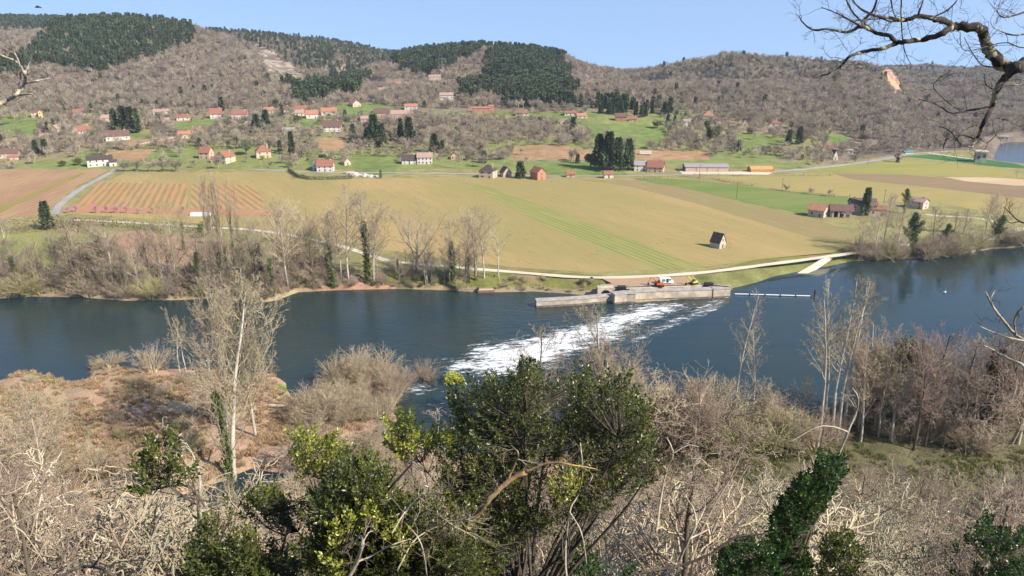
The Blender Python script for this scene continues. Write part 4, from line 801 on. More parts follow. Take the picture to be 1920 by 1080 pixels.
# rubble heaps by the hedge
rock_m = basic('pale_rubble', (.55, .49, .42), (.38, .32, .27), 1.2, .9); 
def rock(name, p, s, seed, mat, label, cat, grp=None, sub=3, flat=.7):
    import bmesh
    bm = bmesh.new(); bmesh.ops.create_icosphere(bm, subdivisions=sub, radius=1); rg = random.Random(seed); off = Vector((rg.uniform(0, 99), rg.uniform(0, 99), 0))
    from mathutils import noise as mn
    for v in bm.verts: k = 1+.45*mn.noise(v.co*1.3+off)+.22*mn.noise(v.co*3.1+off)+.1*mn.noise(v.co*7+off); v.co *= k
    me = bpy.data.meshes.new(name); bm.to_mesh(me); bm.free(); me.materials.append(mat); o = bpy.data.objects.new(name, me); link(o); o.location = p; o.scale = (s[0], s[1], s[2]); o.rotation_euler = (0, 0, rg.uniform(0, 6)); tag(o, label, cat, grp); return o
for k, (u, v, s) in enumerate([(655,326,4), (664,328,3.4), (672,330,3), (684,331,3.6), (695,332,2.8), (704,332,2.2)]):
    rock('rubble_heap', hit(u, v), (s*1.3, s, s*.55), k, rock_m, 'pale rubble heap beside the dark hedge', 'heap', 'rubble heaps beside the dark hedge')
mb = MB(); P = [hit(u, v) for u, v in [(541,321),(556,332),(578,337),(620,337),(656,336),(660,334)]]
hedge_pts = []
for i in range(len(P)-1):
    n = max(2, int((P[i+1]-P[i]).length*9))
    hedge_pts += [P[i].lerp(P[i+1], k/n) for k in range(n)]
hp_ = np.array([list(q) for q in hedge_pts]*5); rgh = np.random.RandomState(3); hp_ += np.stack([rgh.uniform(-.8, .8, len(hp_)), rgh.uniform(-.8, .8, len(hp_)), rgh.uniform(.1, 2.6, len(hp_))], 1); V, F = leaves(hp_, rgh.normal(size=hp_.shape), .45, rgh, asp=.8)
o = bpy.data.objects.new('hedge', npmesh('hedge', V, F, basic('hedge_leaf', (.035, .06, .02), (.06, .09, .03), .5, .8))); link(o); tag(o, 'dark clipped hedge round the white farmhouse', 'hedge')
def hedge(pxs, h, wd, mat, label, dens=5, size=.6, z=4.0, name='hedge'):
    P = [hit(u, v) for u, v in pxs]; A = []
    for i in range(len(P)-1):
        n = max(2, int((P[i+1]-P[i]).length*dens)); A += [list(P[i].lerp(P[i+1], rgh.rand())) for k in range(n)]
    A = np.array(A); hh = h*(.5+.9*fbm(A[:, 0]/5, A[:, 1]/5, 5)); A += np.stack([rgh.normal(size=len(A))*wd*.4, rgh.normal(size=len(A))*wd*.4, rgh.rand(len(A))*hh], 1)
    V, F = leaves(A, rgh.normal(size=A.shape)+[0, 0, .7], size, rgh, asp=.5); o = bpy.data.objects.new(name, npmesh(name, V, F, mat)); link(o); tag(o, label, 'hedge'); return o
brown_l = basic('brown_hedge_twigs', (.16, .12, .08), (.22, .18, .11), .5, .9, world=True); dgreen = basic('dark_scrub_leaf', (.06, .08, .03), (.11, .11, .05), .5, .9, world=True)
hedge([(1190,337),(1290,334),(1340,338),(1420,351)], 2.2, 3, dgreen, 'dark bramble hedge along the near side of the village meadow')
hedge([(1440,355),(1500,364),(1590,372)], 1, 1.5, brown_l, 'low broken hedge under the three small fruit trees')
hedge([(150,277),(300,280),(335,278),(420,279)], 6, 4, brown_l, 'long brown hedgerow above the orchard row', 9, 1.0)
hedge([(960,303),(1060,305),(1140,306)], 2.2, 3, basic('white_blossom', (.5, .5, .46), (.3, .28, .2), .6, .9, world=True), 'hedge with white blossom below the brown field', 8, .5)
hedge([(1300,329),(1400,331),(1450,331),(1560,330)], 1.5, 2, dgreen, 'low scrub hedge along the grey road', 4)
hedge([(130,420),(200,424),(290,430),(380,438)], 4, 6, basic('riverside_scrub', (.14, .13, .06), (.20, .16, .09), .5, .9, world=True), 'scrubby hedge below the gravel path, left', 26, .8)
hedge([(-40,440),(60,432),(110,426),(160,440)], 6, 10, brown_l, 'brown thicket at the end of the grey lane', 30, .9)
# ------------------------------------------------------------------ weir walls, lock and machines
def wallrun(name, pxs_top, z0, z1, th, mat, label, cat='wall', world=None):
    P = world or [G(u, v, z1) for u, v in pxs_top]; e = MB(); n = len(P); A = []; B = []
    for i, (x, y) in enumerate(P):
        a = P[max(0, i-1)]; b = P[min(n-1, i+1)]; d = Vector((b[0]-a[0], b[1]-a[1])).normalized(); nx, ny = -d.y*th, d.x*th; A.append((x, y)); B.append((x+nx, y+ny))
    e.prism(A+B[::-1], z0, z1); o = e.build(name, mat); tag(o, label, cat); return o
edge = basic('grey_coping', (.40, .37, .33), (.30, .27, .24), .6, .9, world=True)
def wall2(name, pxs_top, z1, th, label):
    e = empty(name, (*G(*pxs_top[0], z1), 0)); tag(e, label, 'wall'); ox, oy = e.location.x, e.location.y
    P = [(x-ox, y-oy) for x, y in [G(u, v, z1) for u, v in pxs_top]]; n = len(P)
    def run(t0, t1, za, zb, nm, mt):
        A = []; B = []
        for i in range(n):
            a = P[max(0, i-1)]; b = P[min(n-1, i+1)]; d = Vector((b[0]-a[0], b[1]-a[1])).normalized(); A.append((P[i][0]-d.y*t0, P[i][1]+d.x*t0)); B.append((P[i][0]-d.y*t1, P[i][1]+d.x*t1))
        m = MB(); m.prism(A+B[::-1], za, zb); m.build(nm, mt, e)
    run(0, th, -3, z1, 'wall_body', conc); run(-.15, th+.15, z1, z1+.35, 'coping', edge); run(-.06, 0, -3, .75, 'wet_base', concd)
    return e
wall2('training_wall', [(1006,566), (1080,562), (1152,556)], 2.3, 3.2, 'long low concrete wall reaching out into the river')
wall2('lock_pier', [(1153,554), (1175,551.5), (1192,552)], 3.6, 3.6, 'thick concrete pier between the two river walls')
wall2('lock_wall', [(1192,549), (1260,546), (1338,543.5)], 3.4, 2.6, 'long concrete lock wall behind the rapids')
wall2('upstream_lock_wall', [(1338,544), (1352,543), (1370,542)], 3.4, 4.4, 'square concrete lock head at the upstream end')
wallrun('quay_wall', [(1146,542), (1200,540), (1270,537.5), (1318,536)], -2, 3.9, 1.2, conc, 'inner quay wall with pinkish stone along the lock chamber')
sheet('quay', [(1127,541),(1146,539.5),(1200,537.5),(1270,535),(1320,533.5),(1370,534),(1372,538),(1320,533),(1300,528),(1250,528),(1150,532),(1125,534)], fieldmat('quay_earth', [(.42, .32, .22), (.36, .27, .18)], 0), dz=.12, label='earth quay behind the lock chamber')
# rounded abutment with a dark arched opening
q = G(1136, 556, 1); e = empty('arched_abutment', (q[0], q[1]+1.5, 0)); tag(e, 'rounded concrete abutment with a dark archway at the lock entrance', 'abutment')
mb = MB(); n = 14; pr = [(-2.6, 0)]+[(-2.6+0*k, 0) for k in range(0)]
arc = [(math.cos(math.pi*k/n)*1.9, 1.6+math.sin(math.pi*k/n)*1.9) for k in range(n+1)]
prof = [(3.2, -2), (3.2, 4.3), (-3.2, 4.3), (-3.2, -2), (-1.9, -2)]+[(-x*-1, z) for x, z in arc[::-1]]+[(1.9, -2)]
b0 = len(mb.v); F_ = [(x, -1.2, z) for x, z in prof]; B_ = [(x, 2.2, z) for x, z in prof]; mb.poly(F_); mb.poly(B_[::-1])
for i in range(len(prof)): j = (i+1) % len(prof); mb.poly([F_[j], F_[i], B_[i], B_[j]])
mb.build('abutment_wall', conc, e); mb = MB(); mb.box(-1.85, 1.85, 1.2, 1.4, -2, 3.3); mb.build('dark_gate', WALL['dark'], e)  # flat dark panel set inside the archway
steel = basic('black_steel', (.02, .02, .022), (.04, .035, .03), 2, .5); orange_p = basic('orange_paint', (.75, .16, .03), (.6, .12, .03), 2, .4); yel_p = basic('yellow_green_paint', (.55, .58, .06), (.45, .45, .05), 2, .4); white_p = basic('white_paint', (.8, .8, .8), (.72, .72, .72), 2, .3, spec=.5); tyre = basic('tyre_rubber', (.02, .02, .02))
def gate(u, v, label):
    p = G(u, v, 3.5); e = empty('lock_gate', (p[0], p[1], 3.4), .05); tag(e, label, 'lock gate')
    mb = MB(); mb.box(-2.6, 2.6, -.2, .2, -5, .3); mb.build('gate_leaf', steel, e)
    mb = MB(); mb.box(-1.7, 1.5, -.9, .9, .3, 1.5); mb.box(-1.3, -.3, -1.0, -.9, .6, 1.2); mb.box(.2, 1.2, -1, -.9, .6, 1.2); mb.build('winding_gear', steel, e)
    mb = MB()
    for x in (-2.6, -1.3, 0, 1.3, 2.6): mb.tube([(x, -1.2, .3), (x, -1.2, 1.5)], .04); mb.tube([(x, 1.2, .3), (x, 1.2, 1.5)], .04)
    for z in (.9, 1.5): mb.tube([(-2.6, -1.2, z), (2.6, -1.2, z)], .04); mb.tube([(-2.6, 1.2, z), (2.6, 1.2, z)], .04)
    mb.build('railing', steel, e)
    mb = MB(); mb.box(-2.7, 2.7, -1.3, 1.3, .2, .3); mb.build('walkway', steel, e)
gate(1166, 543, 'black lock gate with railings at the downstream end'); gate(1329, 536.5, 'black lock gate with railings at the upstream end')
def excavator(u, v, paint, rz, label, s=1, up=1):
    p = G(u, v, 4); e = empty('excavator', (p[0], p[1], 4.1), rz, s); tag(e, label, 'excavator')
    for sy in (-1, 1):
        mb = MB(); mb.prism([(-1.6, sy*1.0-.25), (1.6, sy*1.0-.25), (1.6, sy*1.0+.25), (-1.6, sy*1.0+.25)], 0.12, .62); mb.tube([(-1.5, sy*1-.26, .38), (-1.5, sy*1+.26, .38)], .36, 14); mb.tube([(1.5, sy*1-.26, .38), (1.5, sy*1+.26, .38)], .36, 14); mb.build('track', tyre, e)
    mb = MB(); mb.prism([(-1.7, -1.1), (1.0, -1.1), (1.0, 1.1), (-1.7, 1.1)], .75, 1.55, top=[(-1.6, -1.05), (.9, -1.05), (.9, 1.05), (-1.6, 1.05)]); mb.build('body', paint, e)
    mb = MB(); mb.prism([(-.3, .1), (.95, .1), (.95, 1.05), (-.3, 1.05)], 1.555, 2.7, top=[(-.2, .15), (.7, .15), (.7, 1.0), (-.2, 1.0)]); c = mb.build('cab', glass, e); mb = MB(); mb.box(-.3, .8, .08, 1.07, 2.705, 2.8); mb.build('cab_roof', paint, c)
    mb = MB(); mb.tube([(1.0, -.2, 1.3), (2.2, -.2, 3.1), (3.4, -.2, 3.3*up)], [.28, .24, .18], 6); mb.build('boom', paint, e)
    mb = MB(); mb.tube([(3.3, -.2, 3.4*up), (4.1, -.2, 1.2)], [.2, .15], 6); mb.build('arm', paint, e)
    mb = MB(); mb.prism([(3.8, -.6), (4.4, -.6), (4.4, .2), (3.8, .2)], .1, 1.1, top=[(3.9, -.55), (4.6, -.55), (4.6, .15), (3.9, .15)]); mb.build('bucket', steel, e)
excavator(1236, 537, orange_p, math.pi-.15, 'orange excavator with folded arm on the quay', 1.0); excavator(1300, 533, yel_p, math.pi+.5, 'yellow green digger with raised arm on the quay', .85, 1.25)
# white van with a green square on its side
p = G(1249, 533, 4); e = empty('white_van', (p[0], p[1]+.6, 4.1), .06); tag(e, 'white van with a green square on its side, parked on the bare earth', 'van')
prof = [(-2.8, .45), (-2.8, 2.35), (-2.65, 2.5), (1.2, 2.5), (1.75, 2.25), (2.3, 1.45), (2.75, 1.25), (2.85, .8), (2.8, .45)]
mb = MB(); F_ = [(x, -1, z) for x, z in prof]; B_ = [(x, 1, z) for x, z in prof]; mb.poly(F_[::-1]); mb.poly(B_)
for i in range(len(prof)): j = (i+1) % len(prof); mb.poly([F_[i], F_[j], B_[j], B_[i]])
mb.build('body', white_p, e)
mb = MB(); mb.hexa([(1.72, -.85, 2.2), (2.28, -.85, 1.5), (2.28, .85, 1.5), (1.72, .85, 2.2), (1.76, -.85, 2.24), (2.33, -.85, 1.52), (2.33, .85, 1.52), (1.76, .85, 2.24)]); mb.build('windscreen', glass, e)
for sy in (-1, 1):
    mb = MB(); mb.box(.95, 1.7, min(sy*1.0, sy*1.012), max(sy*1.0, sy*1.012), 1.5, 2.15); mb.build('side_window', glass, e)
    for x in (-1.8, 1.9): mb = MB(); mb.tube([(x, sy*.8, .36), (x, sy*1.04, .36)], .36, 16); wh_ = mb.build('wheel', tyre, e); mb = MB(); mb.tube([(x, sy*1.035, .36), (x, sy*1.06, .36)], .2, 12); mb.build('rim', white_p, wh_)
mb = MB(); mb.box(-1.9, -.5, -1.015, -.999, 1.1, 2.1); mb.build('green_logo', basic('green_logo', (.03, .33, .22)), e)
mb = MB(); mb.box(-.2, .8, -1.015, -.999, .7, 2.3); mb.build('open_side_door', glass, e)
# floating boom, its posts, the buoy
p0, p1 = Vector((*G(1378, 551, .9), .9)), Vector((*G(1522, 555, .9), .9)); e = empty('floating_boom', p0); tag(e, 'white floating boom stretched across the upstream water', 'boom')
for k in range(5):
    a = (p1-p0)*(k/5)+Vector((0, 0, math.sin(k)*.02)); b = (p1-p0)*((k+.95)/5); mb = MB(); mb.tube([a, b], .2, 10); mb.build('float', white_p, e)
    mb = MB(); mb.tube([b-Vector((.25, 0, 0)), b+Vector((.3, 0, 0))], .26, 8); mb.build('coupling', steel, e)
p = G(1527, 556, .5); mb = MB(); mb.tube([(p[0], p[1], -2), (p[0], p[1], 3.2)], [.32, .28], 10); mb.tube([(p[0], p[1], 3.2), (p[0], p[1], 3.5)], [.4, .12], 10); o = mb.build('mooring_post', steel); tag(o, 'dark mooring post at the right end of the white boom', 'post')
p = G(1771, 547, .6); e = empty('buoy', (p[0], p[1], .55)); tag(e, 'small green and white buoy afloat upstream', 'buoy'); mb = MB(); mb.tube([(0, 0, -.3), (0, 0, 0), (0, 0, .35)], [.5, .62, .5], 14); mb.build('float', white_p, e); mb = MB(); mb.tube([(0, 0, .35), (0, 0, 1.5)], [.4, .08], 12); mb.build('green_cone', basic('green_paint', (.03, .25, .15)), e)
# rust coloured barge on the bank, two walkers, signs
rust = basic('rusty_hull', (.33, .20, .14), (.24, .14, .10), 1.5, .8); p = G(911, 546, .3); e = empty('barge', (p[0], p[1], .1), .08); tag(e, 'rust brown flat barge moored below the riverside trees', 'barge')
mb = MB(); mb.prism([(-3, -1.0), (3, -1.0), (3.6, 0), (3, 1.0), (-3, 1.0)], -.3, .9, top=[(-3.3, -1.2), (3.2, -1.2), (4.0, 0), (3.2, 1.2), (-3.3, 1.2)]); mb.build('hull', rust, e); mb = MB(); mb.box(-3.1, 2.9, -1.0, 1.0, .9, .96); mb.build('deck', WALL['pink'], e); mb = MB(); mb.box(-3.5, -2.7, -.9, .9, .2, 1.5); mb.build('dark_stern', steel, e)
skin = basic('skin', (.45, .28, .2)); navy = basic('navy_cloth', (.02, .03, .08)); hairm = basic('brown_hair', (.05, .03, .02))
def person(p, rz, top, label):
    e = empty('person', p, rz); tag(e, label, 'person')
    vs = [(0, 0, .95), (0, 0, 1.2), (0, 0, 1.42), (0, 0, 1.52), (0, 0, 1.66), (0, 0, 1.76), (.19, 0, 1.42), (.24, .02, 1.14), (.22, -.1, .9), (-.19, 0, 1.42), (-.24, .02, 1.14), (-.22, -.1, .9), (.1, 0, .9), (.11, -.03, .5), (.11, .02, .08), (.11, -.14, .04), (-.1, 0, .9), (-.11, .05, .5), (-.11, .12, .08), (-.11, -.02, .04)]
    ed = [(0, 1), (1, 2), (2, 3), (3, 4), (4, 5), (2, 6), (6, 7), (7, 8), (2, 9), (9, 10), (10, 11), (0, 12), (12, 13), (13, 14), (14, 15), (0, 16), (16, 17), (17, 18), (18, 19)]
    rd = [.15, .14, .15, .06, .1, .07, .07, .05, .04, .07, .05, .04, .1, .07, .05, .04, .1, .07, .05, .04]
    import bmesh
    bm = bmesh.new(); lay = bm.verts.layers.skin.verify(); bv = [bm.verts.new(q) for q in vs]; [bm.edges.new((bv[i], bv[j])) for i, j in ed]
    for q, r in zip(bv, rd): q[lay].radius = (r, r*.8)
    bv[0][lay].use_root = True; me = bpy.data.meshes.new('body'); bm.to_mesh(me); bm.free(); me.materials.append(top); o = bpy.data.objects.new('body', me); link(o, e)
    o.modifiers.new('s', 'SKIN'); o.modifiers.new('d', 'SUBSURF').levels = 1
    mb = MB(); mb.tube([(0, 0, 1.53), (0, -.01, 1.60), (0, -.01, 1.68), (0, 0, 1.75)], [.07, .105, .11, .05], 10); mb.build('face', skin, e); mb = MB(); mb.tube([(0, .02, 1.66), (0, .02, 1.74), (0, .01, 1.8)], [.115, .118, .05], 10); mb.build('hair', hairm, e)
person(hit(927, 523)+Vector((0, 0, .02)), .4, navy, 'person in dark blue standing under the bare trees on the bank')
p = G(1109, 526, 4); mb = MB(); mb.tube([(p[0], p[1], 3.9), (p[0], p[1], 5.0)], .06); mb.box(p[0]-.5, p[0]+.5, p[1]-.08, p[1]-.02, 4.7, 5.5); o = mb.build('notice_board', navy); tag(o, 'small dark blue notice board beside the gravel path', 'sign')
def pole(u, v, vt, label):
    p = hit(u, v); h = PY(u, vt, p.y).z-p.z; e = empty('utility_pole', p); tag(e, label, 'pole'); mb = MB(); mb.tube([(0, 0, -.5), (0, 0, h)], [.16, .11], 8); mb.build('mast', basic_pole, e); mb = MB(); mb.box(-.7, .7, -.06, .06, h-.8, h-.66); mb.build('crossarm', basic_pole, e)
basic_pole = basic('pole_wood', (.16, .13, .10))
for a in ((1381,372,340,'utility pole in the green meadow'), (1590,386,364,'utility pole right of the open barn'), (1311,334,309,'utility pole before the long barn'), (1071,316,283,'utility pole left of the cedar group'), (1657,380,355,'utility pole behind the big farmhouse'), (1466,356,334,'utility pole by the small fruit trees')): pole(*a)
# polytunnel, pruned vines
p = G(379, 404, 4); e = empty('polytunnel', (p[0], p[1], 4)); tag(e, 'low white polytunnel beside the red soil strip', 'polytunnel'); mb = MB(); n = 8
for i in range(n):
    a0, a1 = math.pi*i/n, math.pi*(i+1)/n; mb.poly([(-6, -math.cos(a0)*2.2, math.sin(a0)*1.9), (6, -math.cos(a0)*2.2, math.sin(a0)*1.9), (6, -math.cos(a1)*2.2, math.sin(a1)*1.9), (-6, -math.cos(a1)*2.2, math.sin(a1)*1.9)])
mb.build('cover', basic('white_film', (.68, .68, .66), (.6, .6, .6), 1, .4), e); mb = MB()
for x in (-6, -2, 2, 6): mb.tube([(x, -math.cos(math.pi*i/n)*2.22, math.sin(math.pi*i/n)*1.92) for i in range(n+1)], .05, 5)
mb.build('hoops', steel, e)
# orange cliff on the right hill and limestone outcrops
def cliffmat():
    m, nt, b = newmat('orange_cliff'); P = objc(nt); s = stretch(nt, P, 0, .6, .6, 2.2); n = noise(nt, s, .35, 6, .7)
    x = mixc(nt, ramp(nt, n, .42, .56), (.46, .42, .36), (.72, .33, .11)); x = mixc(nt, ramp(nt, noise(nt, P, .9, 5, .7), .55, .68), x, (.20, .17, .13)); L(nt, x, b.inputs['Base Color']); b.inputs['Roughness'].default_value = .95; addbump(nt, b, n, 1, 2); return m
CM = cliffmat(); lime = basic('grey_limestone', (.46, .43, .37), (.24, .22, .19), .25, .95, world=True, bump=.8)
def cliff(name, outline, mat, label, cat, dpt=16, seed=0):
    """jagged rock face: a displaced slab standing on the hillside"""
    us = [p[0] for p in outline]; vs = [p[1] for p in outline]; n1_, n2_ = 46, 60; V = []; F = []; idx = {}; rg = np.random.RandomState(seed); y0 = hit(sum(us)/len(us), max(vs)).y
    for j in range(n2_+1):
        for i in range(n1_+1):
            u = min(us)+(max(us)-min(us))*i/n1_; v = min(vs)+(max(vs)-min(vs))*j/n2_
            jit = (float(fbm(np.array([u/3.]), np.array([v/3.]), seed)[0])-.47)*8
            if inpoly([u+jit], [v+jit*.5], outline)[0]:
                q = hit(u, v); yy = q.y-3-6*float(fbm(np.array([u/2.5]), np.array([v/6.]), seed+4)[0]); pp = PY(u, v, yy); idx[(i, j)] = len(V); V.append(tuple(pp))
    for (i, j), k in list(idx.items()):
        if (i+1, j) in idx and (i, j+1) in idx and (i+1, j+1) in idx: F.append((k, idx[(i, j+1)], idx[(i+1, j+1)], idx[(i+1, j)]))
    nb = len(V); V2 = V+[(x, y+dpt, z-2) for x, y, z in V]; ec = {}
    for f in F:
        for a, b in zip(f, f[1:]+f[:1]): ec[(a, b)] = 1
    F2 = list(F)+[tuple(nb+k for k in f[::-1]) for f in F]+[(b, a, a+nb, b+nb) for (a, b) in ec if (b, a) not in ec]
    me = bpy.data.meshes.new(name); me.from_pydata(V2, [], F2); me.materials.append(mat); o = bpy.data.objects.new(name, me); link(o); tag(o, label, cat)
cliff('cliff_face', [(1650,138),(1660,127),(1670,130),(1676,140),(1684,146),(1690,162),(1688,170),(1678,168),(1672,160),(1662,150)], CM, 'orange streaked cliff face on the right hill', 'cliff')
cliff('rock_outcrop', [(1660,158),(1668,160),(1680,170),(1678,182),(1668,176)], lime, 'grey limestone outcrop below the orange cliff', 'rock', seed=3)
cliff('rock_outcrop', [(1588,113),(1606,112),(1628,116),(1630,126),(1614,128),(1600,121),(1590,121)], lime, 'grey rock band with a dark overhang on the right hilltop', 'rock', seed=5)
# ------------------------------------------------------------------ individual trees and shrubs, far side
def rr(a, b): return R.uniform(a, b)
for u, vt in ((403,354),(411,346),(420,351),(430,346),(442,355),(455,372)): pt('poplar', u+rr(-1, 1), 536+rr(-5, 5), vt, 'tall column poplar in the close group at the left riverbank', 'column poplars at the left riverbank', wide=.85)
pt('broad', 782, 514, 362, 'largest bare round crowned tree on the far bank, beside the path', wide=.85)
for u, vb, vt, k, lb in ((690,532,368,'slender_ivy','ivy clad column tree on the far bank, darkest trunk of the row'),(655,534,352,'slender','tall white trunked tree just left of the ivy clad one'),(702,534,382,'slender','slim bare tree just right of the ivy clad one'),(908,524,388,'slender','slim pale tree standing by the barge'),(935,522,400,'slender','last slim bare tree right of the row by the barge'),(892,528,395,'slender','bare tree left of the slim pale tree by the barge'),(872,528,392,'slender','thin dark bare tree in the row right of the big round crown'),(850,540,418,'slender_ivy','thin ivy trunked tree in the row right of the big round crown'),(542,548,375,'slender','tall bare tree with outstretched limbs right of the poplars'),(530,536,390,'slender','second tall bare tree right of the poplars'),(480,540,408,'slender','bare tree just right of the column poplars'),(618,530,400,'budding','brownish round bare tree at the left of the ivy row'),(640,530,395,'slender','bare tree between brownish round tree and white trunk'),(492,545,420,'slender_ivy','ivy covered tree next to the column poplars'),(625,540,430,'slender_ivy','short ivy trunk below the gravel path'),
 (262,520,418,'broad','wide bare tree with reddish brown crown on the left bank'),(240,535,440,'broad','lower wide bare tree with tangled limbs on the left bank'),(322,500,385,'willow','yellow green budding tree leaning over the brown plot'),(345,470,395,'slender_ivy','green ivy tree behind the brown plot'),(150,545,430,'slender','pale bare tree rising from the left bank scrub'),(172,545,450,'slender','second pale bare tree of the left bank scrub')):
    pt(k, u, vb, vt, lb)
pt('conifer', 90, 430, 377, 'dark slim conifer at the end of the grey lane', wide=1.2); pt('greenbush', 380, 446, 408, 'dark green round bush behind the poplars', wide=1.1)
for i in range(120):
    u = rr(-20, 620) if i < 96 else rr(700, 900); vb = far_v = np.interp(u, [q[0] for q in far_px], [q[1] for q in far_px])-rr(6, 30); h = rr(45, 120); k = R.choice(['slender', 'alder', 'budding', 'slender_ivy', 'twiggy_grey', 'alder'])
    pt(k, u, vb, vb-h*(.75 if u > 700 else 1), {'alder': 'dark barked bare tree in the tangled scrub of the far bank', 'slender': 'thin pale bare tree in the tangled scrub of the far bank', 'budding': 'bushy bare tree in the tangled scrub of the far bank', 'slender_ivy': 'thin ivy wrapped tree in the tangled scrub of the far bank', 'twiggy_grey': 'low grey twiggy tree in the tangled scrub of the far bank'}[k], {'alder': 'dark barked trees of the far bank', 'slender': 'thin pale trees of the far bank', 'budding': 'bushy trees of the far bank', 'slender_ivy': 'ivy wrapped trees of the far bank', 'twiggy_grey': 'grey twiggy trees of the far bank'}[k])
for i in range(170):
    u = rr(-30, 930) if i < 150 else rr(930, 1120); vb = np.interp(u, [q[0] for q in far_px], [q[1] for q in far_px])-rr(1, 26)
    k = R.choice(['bush_tan', 'bush_grey', 'bush_grey', 'bush_green', 'greenbush', 'bush_grey']); 
    if 860 < u < 930: continue
    h = rr(18, 52)*(.55 if u > 600 else 1)*(.5 if u > 930 else 1); lb = {'bush_tan': 'tan leafless bush crowding the waterline of the far bank', 'bush_grey': 'grey leafless bush crowding the waterline of the far bank', 'bush_green': 'greenish budding bush crowding the waterline of the far bank', 'greenbush': 'small dark leafy bush on the far bank'}[k]
    if k == 'greenbush': h *= .5
    pt(k, u, vb, vb-h, lb, lb.replace(' bush ', ' bushes ').replace(' crowding the waterline', ''), wide=rr(.9, 1.5))
pt('greenbush', 1092, 535, 517, 'round dark green bush left of the yard', wide=1.3)
# right part of the far bank
for u, vb, vt, k, lb in ((1622,404,352,'conifer','dark fir in front of the big farmhouse'),(1694,400,356,'ivytree','dark ivy covered tree right of the big farmhouse'),(1655,470,368,'budding','large olive tree crown before the farmhouse'),(1680,480,380,'budding','second large olive crown before the farmhouse'),(1640,484,398,'budding','olive crowned tree at the left end of the right bank wood'),(1612,486,415,'budding','lower leaning tree overhanging the water below the path end'),(1710,476,400,'ivytree','ivy hung tree in the middle of the right bank wood'),(1745,465,392,'alder','bare brown tree behind the ivy hung tree'),(1780,470,400,'alder','brown alder right of the middle of the right bank wood'),(1770,475,420,'ivytree','leaning ivy tree over the water in the right bank wood'),(1800,462,395,'alder','tall brown alder in the right bank wood'),(1845,448,368,'slender','pale slim tree near the right edge of the far bank'),(1858,452,364,'slender','second pale slim tree near the right edge of the far bank'),(1872,450,372,'alder','brown bare tree near the right edge of the far bank'),(1866,455,405,'ivytree','dark ivy bush tree near the right edge of the far bank'),(1900,440,380,'slender','bare tree at the right edge behind the path'),(1668,489,440,'willow','yellow green willow at the water edge, left one'),(1672,486,452,'yellowbush','bright yellow bush at the water edge below the olive crowns'),(1836,470,425,'willow','yellow willow at the water edge, right one')):
    pt(k, u, vb, vt, lb)
for i in range(60):
    u = rr(1605, 1935); vb = np.interp(u, [q[0] for q in far_px], [q[1] for q in far_px])-rr(1, 12); k = R.choice(['bush_tan', 'bush_grey', 'bush_olive', 'bush_red', 'bush_green'])
    lb = {'bush_tan': 'tan', 'bush_grey': 'grey', 'bush_olive': 'olive', 'bush_red': 'reddish', 'bush_green': 'greenish'}[k]+' bare bush overhanging the upstream water'; pt(k, u, vb, vb-rr(18, 48), lb, lb.replace(' bush ', ' bushes '), wide=rr(1, 1.5))
for u, vb, lb in ((1474,359,'left'), (1520,365,'middle'), (1554,368,'right')): pt('roundtree', u, vb, vb-16, 'small bare fruit tree on the meadow hedge, %s of three' % lb, wide=1.3)
for u in (233,257,281,306,331): pt('roundtree', u, 321+rr(-.5, 1), 295+rr(-1.5, 1.5), 'round bare orchard tree in the row right of the big white house', 'orchard trees in a row', wide=1.6)
for u, vb in ((128,400),(142,398),(180,400),(200,399),(213,400),(219,399),(236,400)): pt('pinktree', u, vb, vb-17+rr(-2, 2), 'small pink blossoming tree on the bare red soil strip', 'pink blossoming trees', wide=.9)
for u, vb in ((262,401),(286,400),(345,399)): pt('roundtree', u, vb, vb-16, 'small bare fruit tree on the red soil strip', 'bare fruit trees on the red strip')
pt('twiggy_grey', 1367, 466, 449, 'small bare bush beside the stone cabin')
for u, vb, vt in ((1906,333,313),): pt('twiggy_grey', u, vb, vt, 'small bare tree in the yellow green field at the right edge')
pt('cypress', 1683, 305, 294, 'small dark bush beside the grey road end', wide=3)
